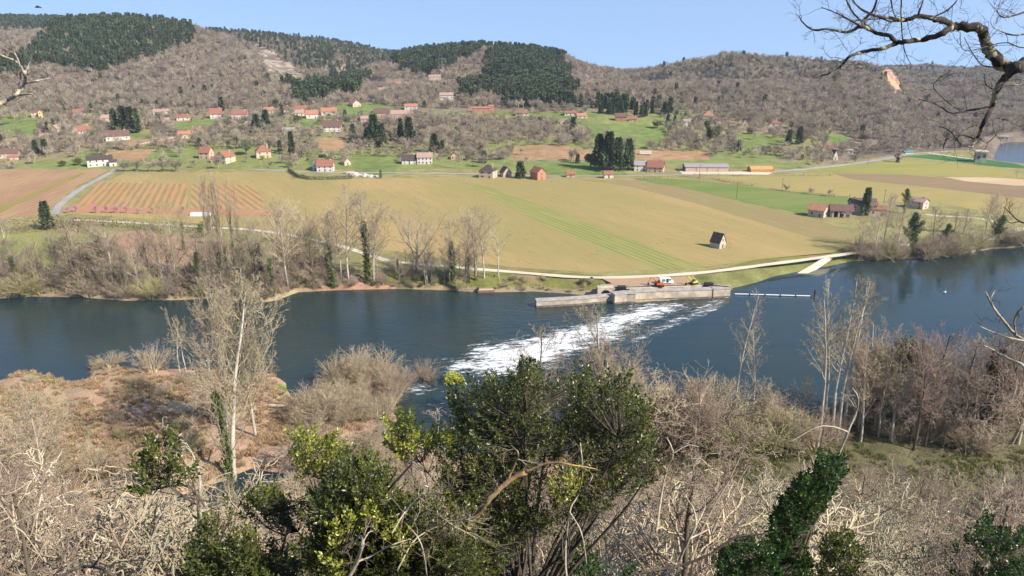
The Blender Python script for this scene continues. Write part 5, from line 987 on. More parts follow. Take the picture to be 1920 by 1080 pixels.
# village conifers and evergreens
for u, vb, vt, k, lb, wd in ((217,248,203,'conifer','tall dark conifer, left one of the close group of four',1),(234,249,198,'conifer','tall dark conifer, second of the close group of four',1.2),(248,250,200,'conifer','tall dark conifer, third of the close group of four',1.2),(259,250,202,'conifer','tall dark conifer, right one of the close group of four',1),
 (90,250,229,'conifer','small dark conifer beside the dark timber house',1),(68,288,262,'conifer','broad dark conifer in the left village, left of two',1.4),(86,290,260,'conifer','broad dark conifer in the left village, right of two',1.4),(5,278,252,'conifer','dark conifer at the left edge of the village',1.3),(122,207,195,'cypress','small dark evergreen below the left hillside',2.5),(92,213,202,'evergreen','round green tree beside the pink house, upper left',1),(172,210,193,'conifer','small conifer under the left hillside wood',1.4),
 (296,221,209,'evergreen','round dark tree in front of the long low house',1.3),(324,219,204,'evergreen','round dark tree at the right end of the long low house',1),(426,241,219,'evergreen','big round evergreen above the bare wood, village left',1.2),(482,250,214,'cedar','broad dark cedar on the rise, left of centre village',1),(500,244,206,'cedar','second broad dark cedar on the rise',.9),(518,208,187,'umbrella_pine','round topped pine beside the low orange roofed house',1.1),(374,262,246,'evergreen','dark round tree right of the pale lane',1.5),
 (463,292,256,'evergreen','large dark evergreen left of the pyramid roofed house',1.2),(530,222,196,'cypress','dark narrow tree beside the dark brown roof',1.6),(548,290,246,'conifer','dark conifer among bare trees below the orange roofs',.9),(558,232,214,'evergreen','dark bushy tree below the upper row of houses',1.3),(650,238,216,'evergreen','dark tree right of the large white villa',1.2),(662,262,232,'conifer','dark conifer right of the villa garden',1.3),(702,275,214,'conifer','tallest dark conifer in the centre village',1.2),(716,277,232,'conifer','dark conifer right of the tallest one',1.5),(690,270,238,'cedar','low dark conifer left of the tallest one',1),
 (752,266,222,'conifer','dark conifer of a pair above the bare wood, left',.9),(768,270,220,'conifer','dark conifer of a pair above the bare wood, right',1.2),(815,287,250,'cedar','dark cedar in front of the bare wood',1),(830,288,262,'conifer','small dark conifer right of the cedar before the bare wood',1.3),(605,306,290,'umbrella_pine','umbrella pine beside the white farmhouse',1.8),(908,306,282,'cypress','dark evergreen above the tall cream house',2.2),(976,334,302,'conifer','spreading dark conifer left of the tall orange shed',1.7),(1083,306,288,'cypress','dark ivy stump tree left of the cedar group',2.5),
 (1122,318,252,'cedar','big cedar of the dark group in mid valley, left one',.75),(1140,320,248,'cedar','big cedar of the dark group in mid valley, second',.8),(1158,320,258,'cedar','big cedar of the dark group in mid valley, third',.75),(1178,319,260,'cedar','big cedar of the dark group in mid valley, right one',.7),(1108,316,285,'evergreen','low dark bush at the left of the cedar group',1.4),(1072,244,234,'evergreen','dark bush at the edge of the upper green field',1.2),(1232,242,224,'evergreen','dark bushy tree at the right of the green slope',1.8),(1258,250,234,'evergreen','round dark bush at the end of the green slope',1.5),(1252,236,214,'conifer','dark conifer by the right green slope',1.2),(1265,234,216,'conifer','second dark conifer by the right green slope',1.2),(1326,270,228,'ivytree','large dark ivy tree below the orange pyramid roof',1),(1340,270,232,'evergreen','dark evergreen right of the large ivy tree',1),
 (1385,285,262,'conifer','dark narrow conifer at the right green slope',1.1),(1478,274,243,'conifer','broad conifer at the foot of the right woods, left',1.2),(1498,270,236,'conifer','broad conifer at the foot of the right woods, right',1.2),(1236,323,312,'greenbush','dark round bush before the pink house',1.5),(714,334,318,'cypress','small dark cypress at the end of the hedge',1.4),(147,310,292,'greenbush','leafy green bush left of the big white house',1.6),(118,312,298,'greenbush','round olive bush far left of the big white house',1.8),(493,300,289,'yellowbush','yellow flowering bush before the pyramid roofed house',1.6),(1602,300,288,'greenbush','green bush beside the flat white shed',1.4)):
    pt(k, u, vb, vt, lb, wide=wd)
for i in range(26):
    u = rr(1118, 1252); vb = 213+rr(-4, 12)*(u-1118)/130; pt('conifer', u, vb, vb-rr(18, 26), 'dark conifer in the belt behind the orange walled house', 'conifers behind the orange walled house')
# bare trees standing singly around the village
vk = 0
for i in range(900):
    if vk >= 290: break
    u, v = rr(-10, 1720), rr(226, 318); 
    inw = any(inpoly([u], [v], P)[0] for P in WOODS); grn = any(inpoly([u], [v], P)[0] for P in GREENS+DRYS)
    if grn or (u > 1180 and u < 1460 and v > 295) or any(h[0]-2 < u < h[1]+2 and h[2]+5 < v < h[3]+6 for h in HOUSEPX): continue
    if not inw and R.random() < .35: continue
    vk += 1; k = R.choice(['roundtree', 'roundtree', 'roundtree', 'slender', 'budding']); pt(k, u, v, v-rr(13, 30)*(.75+(v-226)/250), {'slender': 'slim bare tree', 'roundtree': 'round crowned bare tree', 'budding': 'bushy bare tree'}[k]+' among the village gardens and woods', {'slender': 'slim', 'roundtree': 'round', 'budding': 'bushy'}[k]+' bare village trees')
# ------------------------------------------------------------------ near bank
for u, vb, vt, k, lb, wd in ((440,905,548,'barpop','tallest budding tree on the near gravel bar',.95),(425,800,556,'barpop','second budding crown behind the tallest tree of the gravel bar',.8),(480,820,620,'barpop','lower right crown of the gravel bar tree group',1),(350,705,594,'whitepop','leaning pale double tree at the waterline, right stem',1.1),(338,700,600,'whitepop','leaning pale double tree at the waterline, left stem',1.1),(285,700,640,'bush_tan','tall thin bush at the waterline of the gravel bar',.9),
 (200,690,662,'bush_olive','bush on the small spit of the gravel bar',2),(60,720,700,'bush_tan','low bush at the left waterline',1.6),(800,712,672,'bush_red','reddish bush standing in the rapid',1),(850,718,690,'yellowbush','yellow bush in the rapid below the dark shrub',1.3),(670,700,650,'bush_tan','tangled bush on the point of the gravel bar, centre',1.5),
 (1376,790,552,'whitepop','tall dead white tree before the upstream water, left of two',1),(1408,800,618,'whitepop','leaning white tree before the upstream water, right of two',.9),(1118,835,586,'budding','olive tree crown in front of the rapid',1.0),(1012,830,628,'alder','brown bare tree before the rapid, left',1),(1180,850,640,'twiggy','grey rounded crown right of the olive crown',1.3),(1060,850,655,'twiggy_grey','bare crown behind the dark shrub',1.2),(1140,860,670,'budding','low olive crown behind the dark shrub',1.3),
 (1532,842,560,'whitepop','broken topped white poplar, left one of the tall group',1),(1538,820,528,'whitepop','tall white poplar, second of the group',1),(1556,830,526,'whitepop','tall white poplar, third of the group',1),(1568,830,530,'whitepop','tall white poplar, fourth of the group',1),(1580,815,536,'whitepop','leaning white poplar, right one of the tall group',1),(1640,800,628,'ivytree','tree smothered in dark ivy right of the white poplars',.9),(1610,800,610,'budding','olive bare crown between white poplars and ivy tree',1),(1500,800,710,'willow','small yellow green tree left of the white poplars',.8),
 (1740,830,622,'alder','large reddish alder on the right near bank',1),(1705,835,640,'alder','reddish alder left of the largest one',.9),(1790,830,650,'alder','alder right of the largest one',1),(1670,828,650,'twiggy_grey','grey bare tree between ivy tree and alders',1),(1838,825,655,'conifer','pale thin larch like tree at the right',.6),(1866,835,640,'alder','dark alder near the right edge',1),(1905,830,660,'alder','alder at the right edge of the near bank',1),(1440,800,720,'bush_tan','wide bare bush before the upstream water',1.5),(1300,815,700,'bush_olive','pale green tipped bush before the upstream water',1.6),(1330,830,715,'bush_olive','wide olive bush right of the pale green tipped one',1.5),
 (1270,840,720,'bush_red','wide brown bush at the foot of the upstream pool',1.6),(1400,850,768,'bush_green','yellow green bush on the near meadow, left',1.7),(1450,856,770,'bush_green','yellow green bush on the near meadow, right',1.5),(1855,800,740,'greenbush','dark bush above the blue backwater at the right',1.5),(100,1000,730,'slender','pale straight trunk at the left of the gravel bar',.9),(30,900,690,'twiggy','bare crown at the left edge by the water',1.1),(440,960,640,'slender_ivy','ivy trunk below the tallest gravel bar tree',.6)):
    pt(k, u, vb, vt, lb, wide=wd)
for i in range(130):
    g_ = i % 5
    if g_ < 3: u, vb = rr(560, 750), rr(705, 800); k = R.choice(['bush_tan', 'bush_tan', 'bush_olive', 'bush_red']); h = rr(25, 55); z_ = 'tangled on the point of the gravel bar'
    elif g_ == 3: u, vb = rr(-20, 540), rr(700, 900); k = R.choice(['bush_tan', 'bush_olive', 'bush_green']); h = rr(10, 30); z_ = 'scattered over the orange gravel bar'
    else: u, vb = rr(1230, 1900), rr(770, 850); k = R.choice(['bush_tan', 'bush_grey', 'bush_red', 'bush_olive']); h = rr(30, 60); z_ = 'on the near bank of the upstream pool'
    p = hit(u, vb)
    if p.z < .15: continue
    lb = {'bush_tan': 'tan', 'bush_grey': 'grey', 'bush_olive': 'olive', 'bush_red': 'reddish', 'bush_green': 'greenish'}[k]+' leafless bush '+z_; pt(k, u, vb, vb-h, lb, lb.replace(' bush ', ' bushes '), wide=rr(.9, 1.6))
for i in range(34):
    u = rr(1600, 1960); vb = rr(770, 850); vt = rr(630, 700)
    k = R.choice(['alder', 'twiggy_grey', 'slender', 'twiggy_grey', 'barpop']); pt(k, u, vb, vt, {'alder': 'reddish bare tree', 'slender': 'slim pale bare tree', 'twiggy_grey': 'grey rounded bare tree', 'barpop': 'olive twigged bare tree'}[k]+' in the crowded wood on the near right bank', {'alder': 'reddish', 'slender': 'slim pale', 'twiggy_grey': 'grey rounded', 'barpop': 'olive twigged'}[k]+' trees on the near right bank')
for i in range(26):
    u = rr(980, 1560); vb = rr(815, 870); vt = rr(700, 790) if u > 1240 else rr(640, 760)
    k = R.choice(['twiggy', 'twiggy_grey', 'barpop', 'alder']); pt(k, u, vb, vt, {'alder': 'reddish bare tree', 'twiggy': 'tan rounded bare tree', 'twiggy_grey': 'grey rounded bare tree', 'barpop': 'olive twigged bare tree'}[k]+' at the foot of the slope by the upstream pool', {'alder': 'reddish', 'twiggy': 'tan rounded', 'twiggy_grey': 'grey rounded', 'barpop': 'olive twigged'}[k]+' trees at the foot of the slope', wide=1.2)
for i in range(40):
    u = rr(-30, 820); vb = rr(880, 960); vt = rr(740, 860) if u > 560 or u < 130 else rr(820, 900)
    p = hit(u, vb)
    if p.z < .3: continue
    k = R.choice(['slender', 'twiggy', 'barpop', 'twiggy_grey']); pt(k, u, vb, vt, {'slender': 'slim pale bare tree', 'twiggy': 'tan rounded bare tree', 'twiggy_grey': 'grey rounded bare tree', 'barpop': 'olive twigged bare tree'}[k]+' along the back of the gravel bar', {'slender': 'slim pale', 'twiggy': 'tan rounded', 'twiggy_grey': 'grey rounded', 'barpop': 'olive twigged'}[k]+' trees behind the gravel bar', wide=rr(.9, 1.3))
pt('pinktree', 1492, 845, 806, 'small pink blossoming bush at the edge of the near meadow', wide=1.5)
# driftwood
drift = basic('bleached_driftwood', (.55, .46, .36), (.38, .31, .24), 2, .9)
def log(u, v, ln, ang, r, label, grp=None):
    p = hit(u, v); rg = random.Random(int(u*7+v)); d = Vector((math.cos(ang), math.sin(ang), .02)); pts = []; q = Vector((0, 0, r)); rs = []
    for k in range(6): pts.append(q.copy()); rs.append(r*(1-.12*k)); q = q+(d+Vector((0, rg.gauss(0, .12), rg.gauss(0, .03))))*ln/5
    mb = MB(); mb.tube(pts, rs, 7)
    for k in range(4): s = pts[2+k % 4]; e = s+Vector((rg.gauss(.5, .5), rg.gauss(0, .8), rg.uniform(.1, .6)))*ln*.2; mb.tube([s, (s+e)/2+Vector((0, 0, .1)), e], [r*.45, r*.3, r*.12], 5)
    o = mb.build('driftwood', drift); o.location = p; tag(o, label, 'driftwood', grp)
log(505, 765, 11, -.06, .45, 'big bleached trunk lying on the gravel bar'); log(350, 700, 9, .05, .3, 'long pale trunk stranded along the waterline'); log(330, 712, 8, .12, .22, 'second pale trunk just below the stranded one'); log(400, 695, 7, .2, .2, 'forked pale log under the budding trees'); log(650, 775, 7, -.4, .3, 'bleached log on the point beside the rapid'); log(110, 935, 13, .3, .35, 'long broken white trunk at the foot of the slope, left')
for i in range(46):
    u, v = rr(200, 760), rr(700, 860); 
    if hit(u, v).z > .3: log(u, v, rr(2, 6), rr(-.7, .7), rr(.06, .16), 'thin bleached branch stranded on the gravel bar', 'bleached branches on the gravel bar')
# ------------------------------------------------------------------ bare trees of the near slope
def slope_trees():
    n = 0; todo = []; lab = {'alder': 'dark barked reddish tree on the near slope', 'greenbush': 'dark green leafy bush under the trees of the near slope', 'slender_ivy': 'ivy hung slim tree on the near slope', 'gnarly': 'pale crooked lichen covered tree on the near slope', 'twiggy': 'fine twigged tan tree on the near slope', 'twiggy_grey': 'grey tangled tree on the near slope', 'bush_tan': 'tan thicket of stems on the near slope', 'bush_grey': 'grey thicket of stems on the near slope', 'bush_olive': 'olive thicket of stems on the near slope'}
    for i in range(520):
        y = 26+(i/520)**.8*98; s = rr(-.86, .86); x = s*(y*1.02+2); z = terr1(x, y); u0 = 960+FPX*s*.95
        right = u0 > 1150; h = rr(8, 14) if y > 45 else rr(4, 7)
        # keep the crowns under the line where the water and the gravel bar show
        lim = np.interp(u0, [-200, 0, 150, 260, 420, 560, 700, 820, 1250, 1500, 1650, 1920, 2200], [770, 780, 880, 900, 850, 800, 760, 790, 790, 780, 790, 780, 750])+rr(0, 120)
        zt = PY(u0, lim, y).z; h = min(h, zt-z)
        if h < 1.8: continue
        if not right and u0 < 620 and R.random() < .35 and y > 60: continue
        k = R.choice(['gnarly', 'gnarly', 'gnarly', 'twiggy_grey', 'bush_tan', 'bush_olive'] if h < 5.5 else ['gnarly', 'gnarly', 'gnarly', 'twiggy'])
        if R.random() < .16: k = 'alder'
        if R.random() < .17: k = 'greenbush'; h *= .42
        elif R.random() < .07: k = 'slender_ivy'
        n += 1; todo.append((h/y, k, x, y, z, h))
    for i in range(46):
        u = rr(-60, 360) if i % 3 == 0 else rr(640, 1990); y = rr(15, 38); vt = rr(850, 1010); q = PY(u, vt, y); z = terr1(q.x, y); h = q.z-z
        if 3 < h < 13: todo.append((h/y, 'gnarly' if i % 5 else 'alder', q.x, y, z, h))
    todo.sort(reverse=True); rest = []; cnt = 0
    for _, k, x, y, z, h in todo:
        if k in ('gnarly', 'twiggy'):
            cnt += 1
            if cnt > 215: rest.append((x, y, z-.2, h)); continue
        plant(k, (x, y, z-.2), h, lab[k], lab[k].replace('tree', 'trees').replace('thicket', 'thickets').replace('bush', 'bushes'), wide=rr(.85, 1.25))
    a = np.array(rest); scatter('lichen_trees', a[:, :3], NR.rand(len(a))*6, a[:, 3], NR.randint(len(PROTO['gnarly']), size=len(a)), PROTO['gnarly'], 'farther pale crooked lichen covered trees of the near slope')
slope_trees()

# ------------------------------------------------------------------ dry grass, undergrowth (uncountable)
def tuft(seed, n, h, spread, mat, wd=.02):
    rng = np.random.RandomState(seed); C = np.stack([rng.normal(size=n)*spread, rng.normal(size=n)*spread, np.zeros(n)], 1); D = np.stack([rng.normal(size=n)*.5, rng.normal(size=n)*.5, np.ones(n)], 1)
    V, F = leaves(C, D, h, rng, asp=wd, jit=.5); return {'t': npmesh('tuft', V, F, mat)}
straw = basic('dry_straw', (.50, .37, .22), (.36, .24, .15), 2, .9, rnd=.25); brush = basic('brushwood', (.46, .36, .26), (.30, .23, .17), 2, .9, rnd=.25); gtuft = basic('green_tuft', (.20, .21, .08), (.22, .22, .08), 2, .9, rnd=.2)
T_straw = [tuft(i, 90, .8, .35, straw, .07) for i in range(3)]; T_green = [tuft(5+i, 80, .5, .3, gtuft, .1) for i in range(2)]
T_brush = [fartree(400+i, [brush, twig_tan, twig_olive][i % 3], .0075, .5, (10, 6, 4)) for i in range(4)]
def undergrowth():
    rg = np.random.RandomState(9); n = 26000; y = 110+rg.rand(n)*120; x = rg.uniform(-.9, .9, n)*y; z = terr(x, y); sd = poly_sd(x, y, RIV); cr = poly_sd(x, y, CREEK); c = fbm(x/8, y/8, 81)
    ok = (y < 236) & (sd > .6) & (cr > .5) & (z < 9) & (c > .36); w_ = x < 35
    q = ok & w_; scatter('dry_grass', np.stack([x, y, z], 1)[q], rg.rand(q.sum())*6, rg.uniform(.4, 1.2, q.sum()), rg.randint(3, size=q.sum()), T_straw, 'dry straw coloured grass and stems over the gravel bar')
    q = ok & (~w_ | ((c > .58) & (rg.rand(n) < .5))); scatter('green_grass', np.stack([x, y, z], 1)[q], rg.rand(q.sum())*6, rg.uniform(.5, 1.3, q.sum()), rg.randint(2, size=q.sum()), T_green, 'short green grass on the near river bank')
    n = 4200; y = 18+rg.rand(n)**.7*215; x = rg.uniform(-.95, .95, n)*y; z = terr(x, y); sd = poly_sd(x, y, RIV); cr = poly_sd(x, y, CREEK); pu_, pv_ = proj(x, y, z)
    ok = (y < 236) & (sd > .8) & (cr > .6) & ((y < 150) | (fbm(x/12, y/12, 83) > .52)); ok &= ~((pu_ < 480) & (pv_ > 700) & (pv_ < 900) & (rg.rand(n) < .8)); ok &= ~((pu_ > 1550) & (pu_ < 1760) & (pv_ > 770) & (pv_ < 830))
    ok &= (y > 50); ok &= (y > 124) | ((fbm(x/6, y/6, 85) > .47) & (rg.rand(n) < .75)); s_ = np.where(y < 128, rg.uniform(1.5, 4.2, n), rg.uniform(.8, 2.4, n)); q = ok; scatter('brushwood', np.stack([x, y, z-.1], 1)[q], rg.rand(q.sum())*6, s_[q], rg.randint(4, size=q.sum()), T_brush, 'tangled leafless brushwood covering the near slope and bar')
    # far bank tangle
    n = 9000; u = rg.uniform(-300, 1130, n); fu = np.array([q_[0] for q_ in far_px]); fv = np.array([q_[1] for q_ in far_px]); v = np.interp(u, fu, fv)-rg.rand(n)**1.2*np.interp(u, [0, 560, 640, 960, 1120], [48, 48, 36, 26, 10]); g_ = np.array([G(a, b, 3.5) for a, b in zip(u, v)]); x, y = g_[:, 0], g_[:, 1]; z = terr(x, y); sd = poly_sd(x, y, RIV); ok = (sd > .8) & (rg.rand(n) < np.interp(u, [-300, 600, 640, 900, 1130], [.3, .3, .16, .18, .2])) & ~((u > 860) & (u < 930)) & ~((u > 655) & (u < 700)) & (segdist(x, y, [G(a, b, 4) for a, b in [(640, 462), (720, 487), (770, 494), (860, 502), (960, 510), (1090, 520)]], False) > 3.5)
    scatter('riverside_scrub', np.stack([x, y, z-.1], 1)[ok], rg.rand(ok.sum())*6, rg.uniform(1.5, 5, ok.sum())*np.interp(u[ok], [0, 600, 640, 1100], [1, 1, .6, .4]), rg.randint(4, size=ok.sum()), T_brush, 'tangled leafless scrub along the far river bank')
undergrowth()
# ------------------------------------------------------------------ close foreground
def cat_pts(P, n=5):
    Q = []
    for i in range(len(P)-1):
        p0, p1, p2, p3 = P[max(i-1, 0)], P[i], P[i+1], P[min(i+2, len(P)-1)]
        for k in range(n):
            t = k/n; Q.append(.5*((2*p1)+(p2-p0)*t+(2*p0-5*p1+4*p2-p3)*t*t+(3*p1-p0-3*p2+p3)*t**3))
    Q.append(P[-1]); return Q
def mossmat(name, a, b_, moss, amt=.5, sc_=14):
    m, nt, b = newmat(name); P = objc(nt); x = mixc(nt, ramp(nt, noise(nt, P, sc_, 5, .7), .4, .6), a, b_); k = math_(nt, 'MULTIPLY', ramp(nt, noise(nt, P, sc_*.45, 4, .7), .52, .6), amt)
    x = mixc(nt, k, x, moss); L(nt, x, b.inputs['Base Color']); b.inputs['Roughness'].default_value = .95; addbump(nt, b, noise(nt, P, sc_*3, 6, .75), 1, .01); return m
mossy = mossmat('mossy_dark_bark', (.075, .06, .045), (.035, .028, .022), (.42, .38, .20), .85); palel = mossmat('pale_lichen_bark', (.50, .44, .33), (.30, .25, .18), (.36, .34, .16), .5); rustl = mossmat('orange_lichen_bark', (.40, .27, .12), (.24, .18, .11), (.45, .25, .06), .8); darkb = mossmat('dark_branch', (.10, .08, .06), (.06, .05, .04), (.2, .19, .1), .5)
darktw = basic('dark_twig', (.10, .08, .065), (.06, .05, .04), 8, .9); paletw = basic('pale_twig', (.46, .39, .28), (.30, .24, .17), 6, .9)
def twigs_on(paths, seed, dens, ln, r, levels=3, up=.1, spread=1.0):
    rg = random.Random(seed); out = []
    def rv(): return Vector((rg.gauss(0, 1), rg.gauss(0, 1), rg.gauss(0, 1)))
    def tw(p, d, l, r_, lv):
        n = 5 if lv == 0 else 3; pts = [p.copy()]; rad = [r_]
        for i in range(n): d = (d+rv()*.26+Vector((0, 0, up*.3))).normalized(); p = p+d*l/n; pts.append(p.copy()); rad.append(r_*(1-.7*(i+1)/n))
        out.append((pts, rad, 1))
        if lv < levels-1:
            for k in range(rg.randint(3, 5) if lv == 0 else rg.randint(2, 4)):
                t = rg.uniform(.15, 1)*n; i = min(int(t), n-1); q = pts[i].lerp(pts[i+1], t-i); nd = (d+rv()*.75).normalized(); tw(q, nd, l*rg.uniform(.3, .6), max(r*.3, r_*.55), lv+1)
    for Q in paths:
        acc = 0
        for i in range(1, len(Q)):
            seg = Q[i]-Q[i-1]; acc += seg.length*dens*(.3+1.2*i/len(Q))
            while acc > 1: acc -= 1; d = seg.normalized(); v = rv(); nd = (d*.5+v*.7*spread).normalized(); nd.y *= .7; tw(Q[i-1].lerp(Q[i], rg.random()), nd, ln*rg.uniform(.4, 1.25), r*rg.uniform(.7, 1.2), 0)
    return out
def limbs(name, label, cat, paths, y, mat, tmat, seed, dens=5, ln=.3, tr=.003, jit=.15, upb=.1, levels=3, dy=0):
    """paths: list of (pixel points, radius px at start, radius px at end); built at real distance y with depth wander"""
    rg = random.Random(seed); o0 = PY(*paths[0][0][0], y); e = empty(name, o0); tag(e, label, cat); allq = []
    memo = {}
    for k, (px, ra, rb) in enumerate(paths):
        P = []
        for i, q in enumerate(px):
            if q not in memo: memo[q] = y+rg.gauss(0, jit)+dy*i
            P.append(PY(q[0], q[1], memo[q])-o0)
        Q = cat_pts(P, 6); sc_ = y/FPX*1.02; n = len(Q); rad = [(ra+(rb-ra)*i/(n-1))*sc_*(1+.07*math.sin(i*1.3+k)+rg.uniform(-.05, .05)) for i in range(n)]
        Q = [q+Vector((rg.gauss(0, 1), 0, rg.gauss(0, 1)))*rad[i]*.16 for i, q in enumerate(Q)]
        mb = MB(); mb.tube(Q, rad, 8); mb.build('limb', mat, e, smooth=True); allq.append(Q)
    V, F = tubes(twigs_on(allq, seed, dens, ln, tr, levels, upb), 3); o = bpy.data.objects.new('twigs', npmesh('twigs', V, F, tmat)); link(o, e)
    return e
limbs('overhanging_branch', 'dark mossy branch reaching in from the upper right corner', 'branch', [
 ([(1945,112),(1925,120),(1905,127),(1880,122),(1865,105),(1852,92),(1846,72),(1838,55),(1812,51),(1785,50)], 11, 7),
 ([(1785,50),(1765,64),(1730,74),(1700,78),(1680,81),(1655,91),(1615,97),(1592,107),(1575,125),(1552,139),(1538,141)], 5.5, 1),
 ([(1680,81),(1668,68),(1640,60),(1615,50),(1590,60),(1550,55),(1525,56),(1505,42),(1498,30)], 4, .8),
 ([(1615,50),(1620,38),(1638,18),(1646,-12)], 2.5, 1.6), ([(1615,50),(1590,36),(1562,22),(1540,14)], 2, .7), ([(1640,60),(1605,30),(1592,10),(1580,-15)], 2, .9),
 ([(1785,50),(1770,39),(1745,34),(1720,30),(1700,38),(1672,34),(1640,29),(1612,15),(1592,-8)], 5.5, 1.2), ([(1700,38),(1670,40),(1650,35),(1600,40)], 2, .7),
 ([(1690,-14),(1690,40),(1694,85),(1700,105),(1708,121)], 1.4, .5), ([(1670,-14),(1672,10),(1680,35)], 1.6, .8), ([(1720,30),(1728,10),(1735,-14)], 1.8, 1), ([(1745,34),(1775,20),(1795,0),(1800,-14)], 1.6, .9),
 ([(1905,127),(1885,146),(1868,170),(1860,200),(1845,230),(1834,256),(1822,276)], 7, 2.2),
 ([(1860,200),(1820,206),(1785,212),(1760,198),(1740,190),(1722,186)], 2, .7), ([(1845,230),(1868,222),(1890,226)], 1.4, .6), ([(1830,262),(1800,252),(1775,262),(1768,280)], 1.8, .6), ([(1822,276),(1800,268),(1780,245),(1755,235)], 1.5, .6), ([(1834,256),(1850,268),(1870,250)], 1.2, .5), ([(1868,170),(1850,160),(1845,140)], 1.4, .6), ([(1863,190),(1880,160),(1895,150)], 1.3, .6), ([(1800,207),(1775,190),(1750,160),(1780,135)], 1.1, .5),
 ([(1945,14),(1905,28),(1880,32),(1868,20)], 2, .8), ([(1945,60),(1905,66),(1880,60),(1862,52)], 1.6, .6), ([(1945,92),(1910,88),(1880,80),(1810,95),(1800,60)], 1.2, .5), ([(1945,150),(1910,160),(1890,150)], 1.4, .6), ([(1880,122),(1850,125),(1830,110),(1808,70)], 1.3, .5)],
 5.0, mossy, darktw, 3, dens=11, ln=.2, tr=.0021, jit=.10)
limbs('pale_branch', 'pale forked branch entering at the left edge against the hill', 'branch', [([(-20,203),(0,195),(15,187),(30,178),(45,158),(46,138),(32,117),(5,105),(-8,98)], 4, 1.4), ([(45,158),(70,151),(95,147)], 1.8, .8), ([(46,138),(60,112),(66,98)], 1.8, .8), ([(28,179),(60,176)], 2, 1), ([(38,125),(28,100),(12,80)], 1.6, .7), ([(-10,235),(20,230)], 1.6, .8)], 6, palel, darktw, 5, dens=5, ln=.16, tr=.003)
limbs('pale_branch', 'pale branch entering at the right edge against the water', 'branch', [([(1945,655),(1905,628),(1882,602),(1862,575),(1848,548)], 4, 1.6), ([(1925,640),(1890,633),(1860,622),(1838,612)], 2, .9), ([(1945,565),(1915,578),(1902,600),(1905,628)], 2.5, 1.5), ([(1862,575),(1858,560),(1866,545)], 1, .6), ([(1945,720),(1925,690),(1890,672),(1860,655),(1845,648)], 4, 1), ([(1925,690),(1930,740)], 6, 6)], 6, palel, darktw, 8, dens=5, ln=.17, tr=.003)
limbs('bare_branch', 'thin dark branch at the right edge above the bank wood', 'branch', [([(1945,425),(1912,415),(1895,400),(1882,388)], 1.8, .7), ([(1912,415),(1895,418),(1885,410)], 1, .5)], 6, darkb, darktw, 9, dens=4, ln=.14, tr=.003)
leafgl = None
def leafmat(name, a, b_, c_, amt=.5, sc_=9):
    m, nt, b = newmat(name); P = objc(nt); x = mixc(nt, ramp(nt, noise(nt, P, sc_, 3, .6), .35, .65), a, b_); x = mixc(nt, math_(nt, 'MULTIPLY', ramp(nt, noise(nt, P, sc_*.3, 5, .8), .52, .64), amt), x, c_)
    L(nt, x, b.inputs['Base Color']); b.inputs['Roughness'].default_value = .33; b.inputs['Specular IOR Level'].default_value = .5
    t = N(nt, 'BsdfTranslucent'); L(nt, x, t.inputs[0]); mx = N(nt, 'MixShader'); mx.inputs[0].default_value = .22; L(nt, b.outputs[0], mx.inputs[1]); L(nt, t.outputs[0], mx.inputs[2]); L(nt, mx.outputs[0], nt.nodes['Material Output'].inputs[0]); return m
LM_dark = leafmat('dark_glossy_leaf', (.050, .072, .016), (.115, .135, .030), (.24, .23, .04), .65); LM_yel = leafmat('sunlit_yellow_leaf', (.20, .24, .035), (.42, .42, .07), (.06, .10, .02), .6); LM_ivy = leafmat('ivy_leaf_close', (.018, .05, .012), (.05, .11, .02), (.15, .24, .03), .5)  # yellow glints and sunlit tone are put into the leaf colours
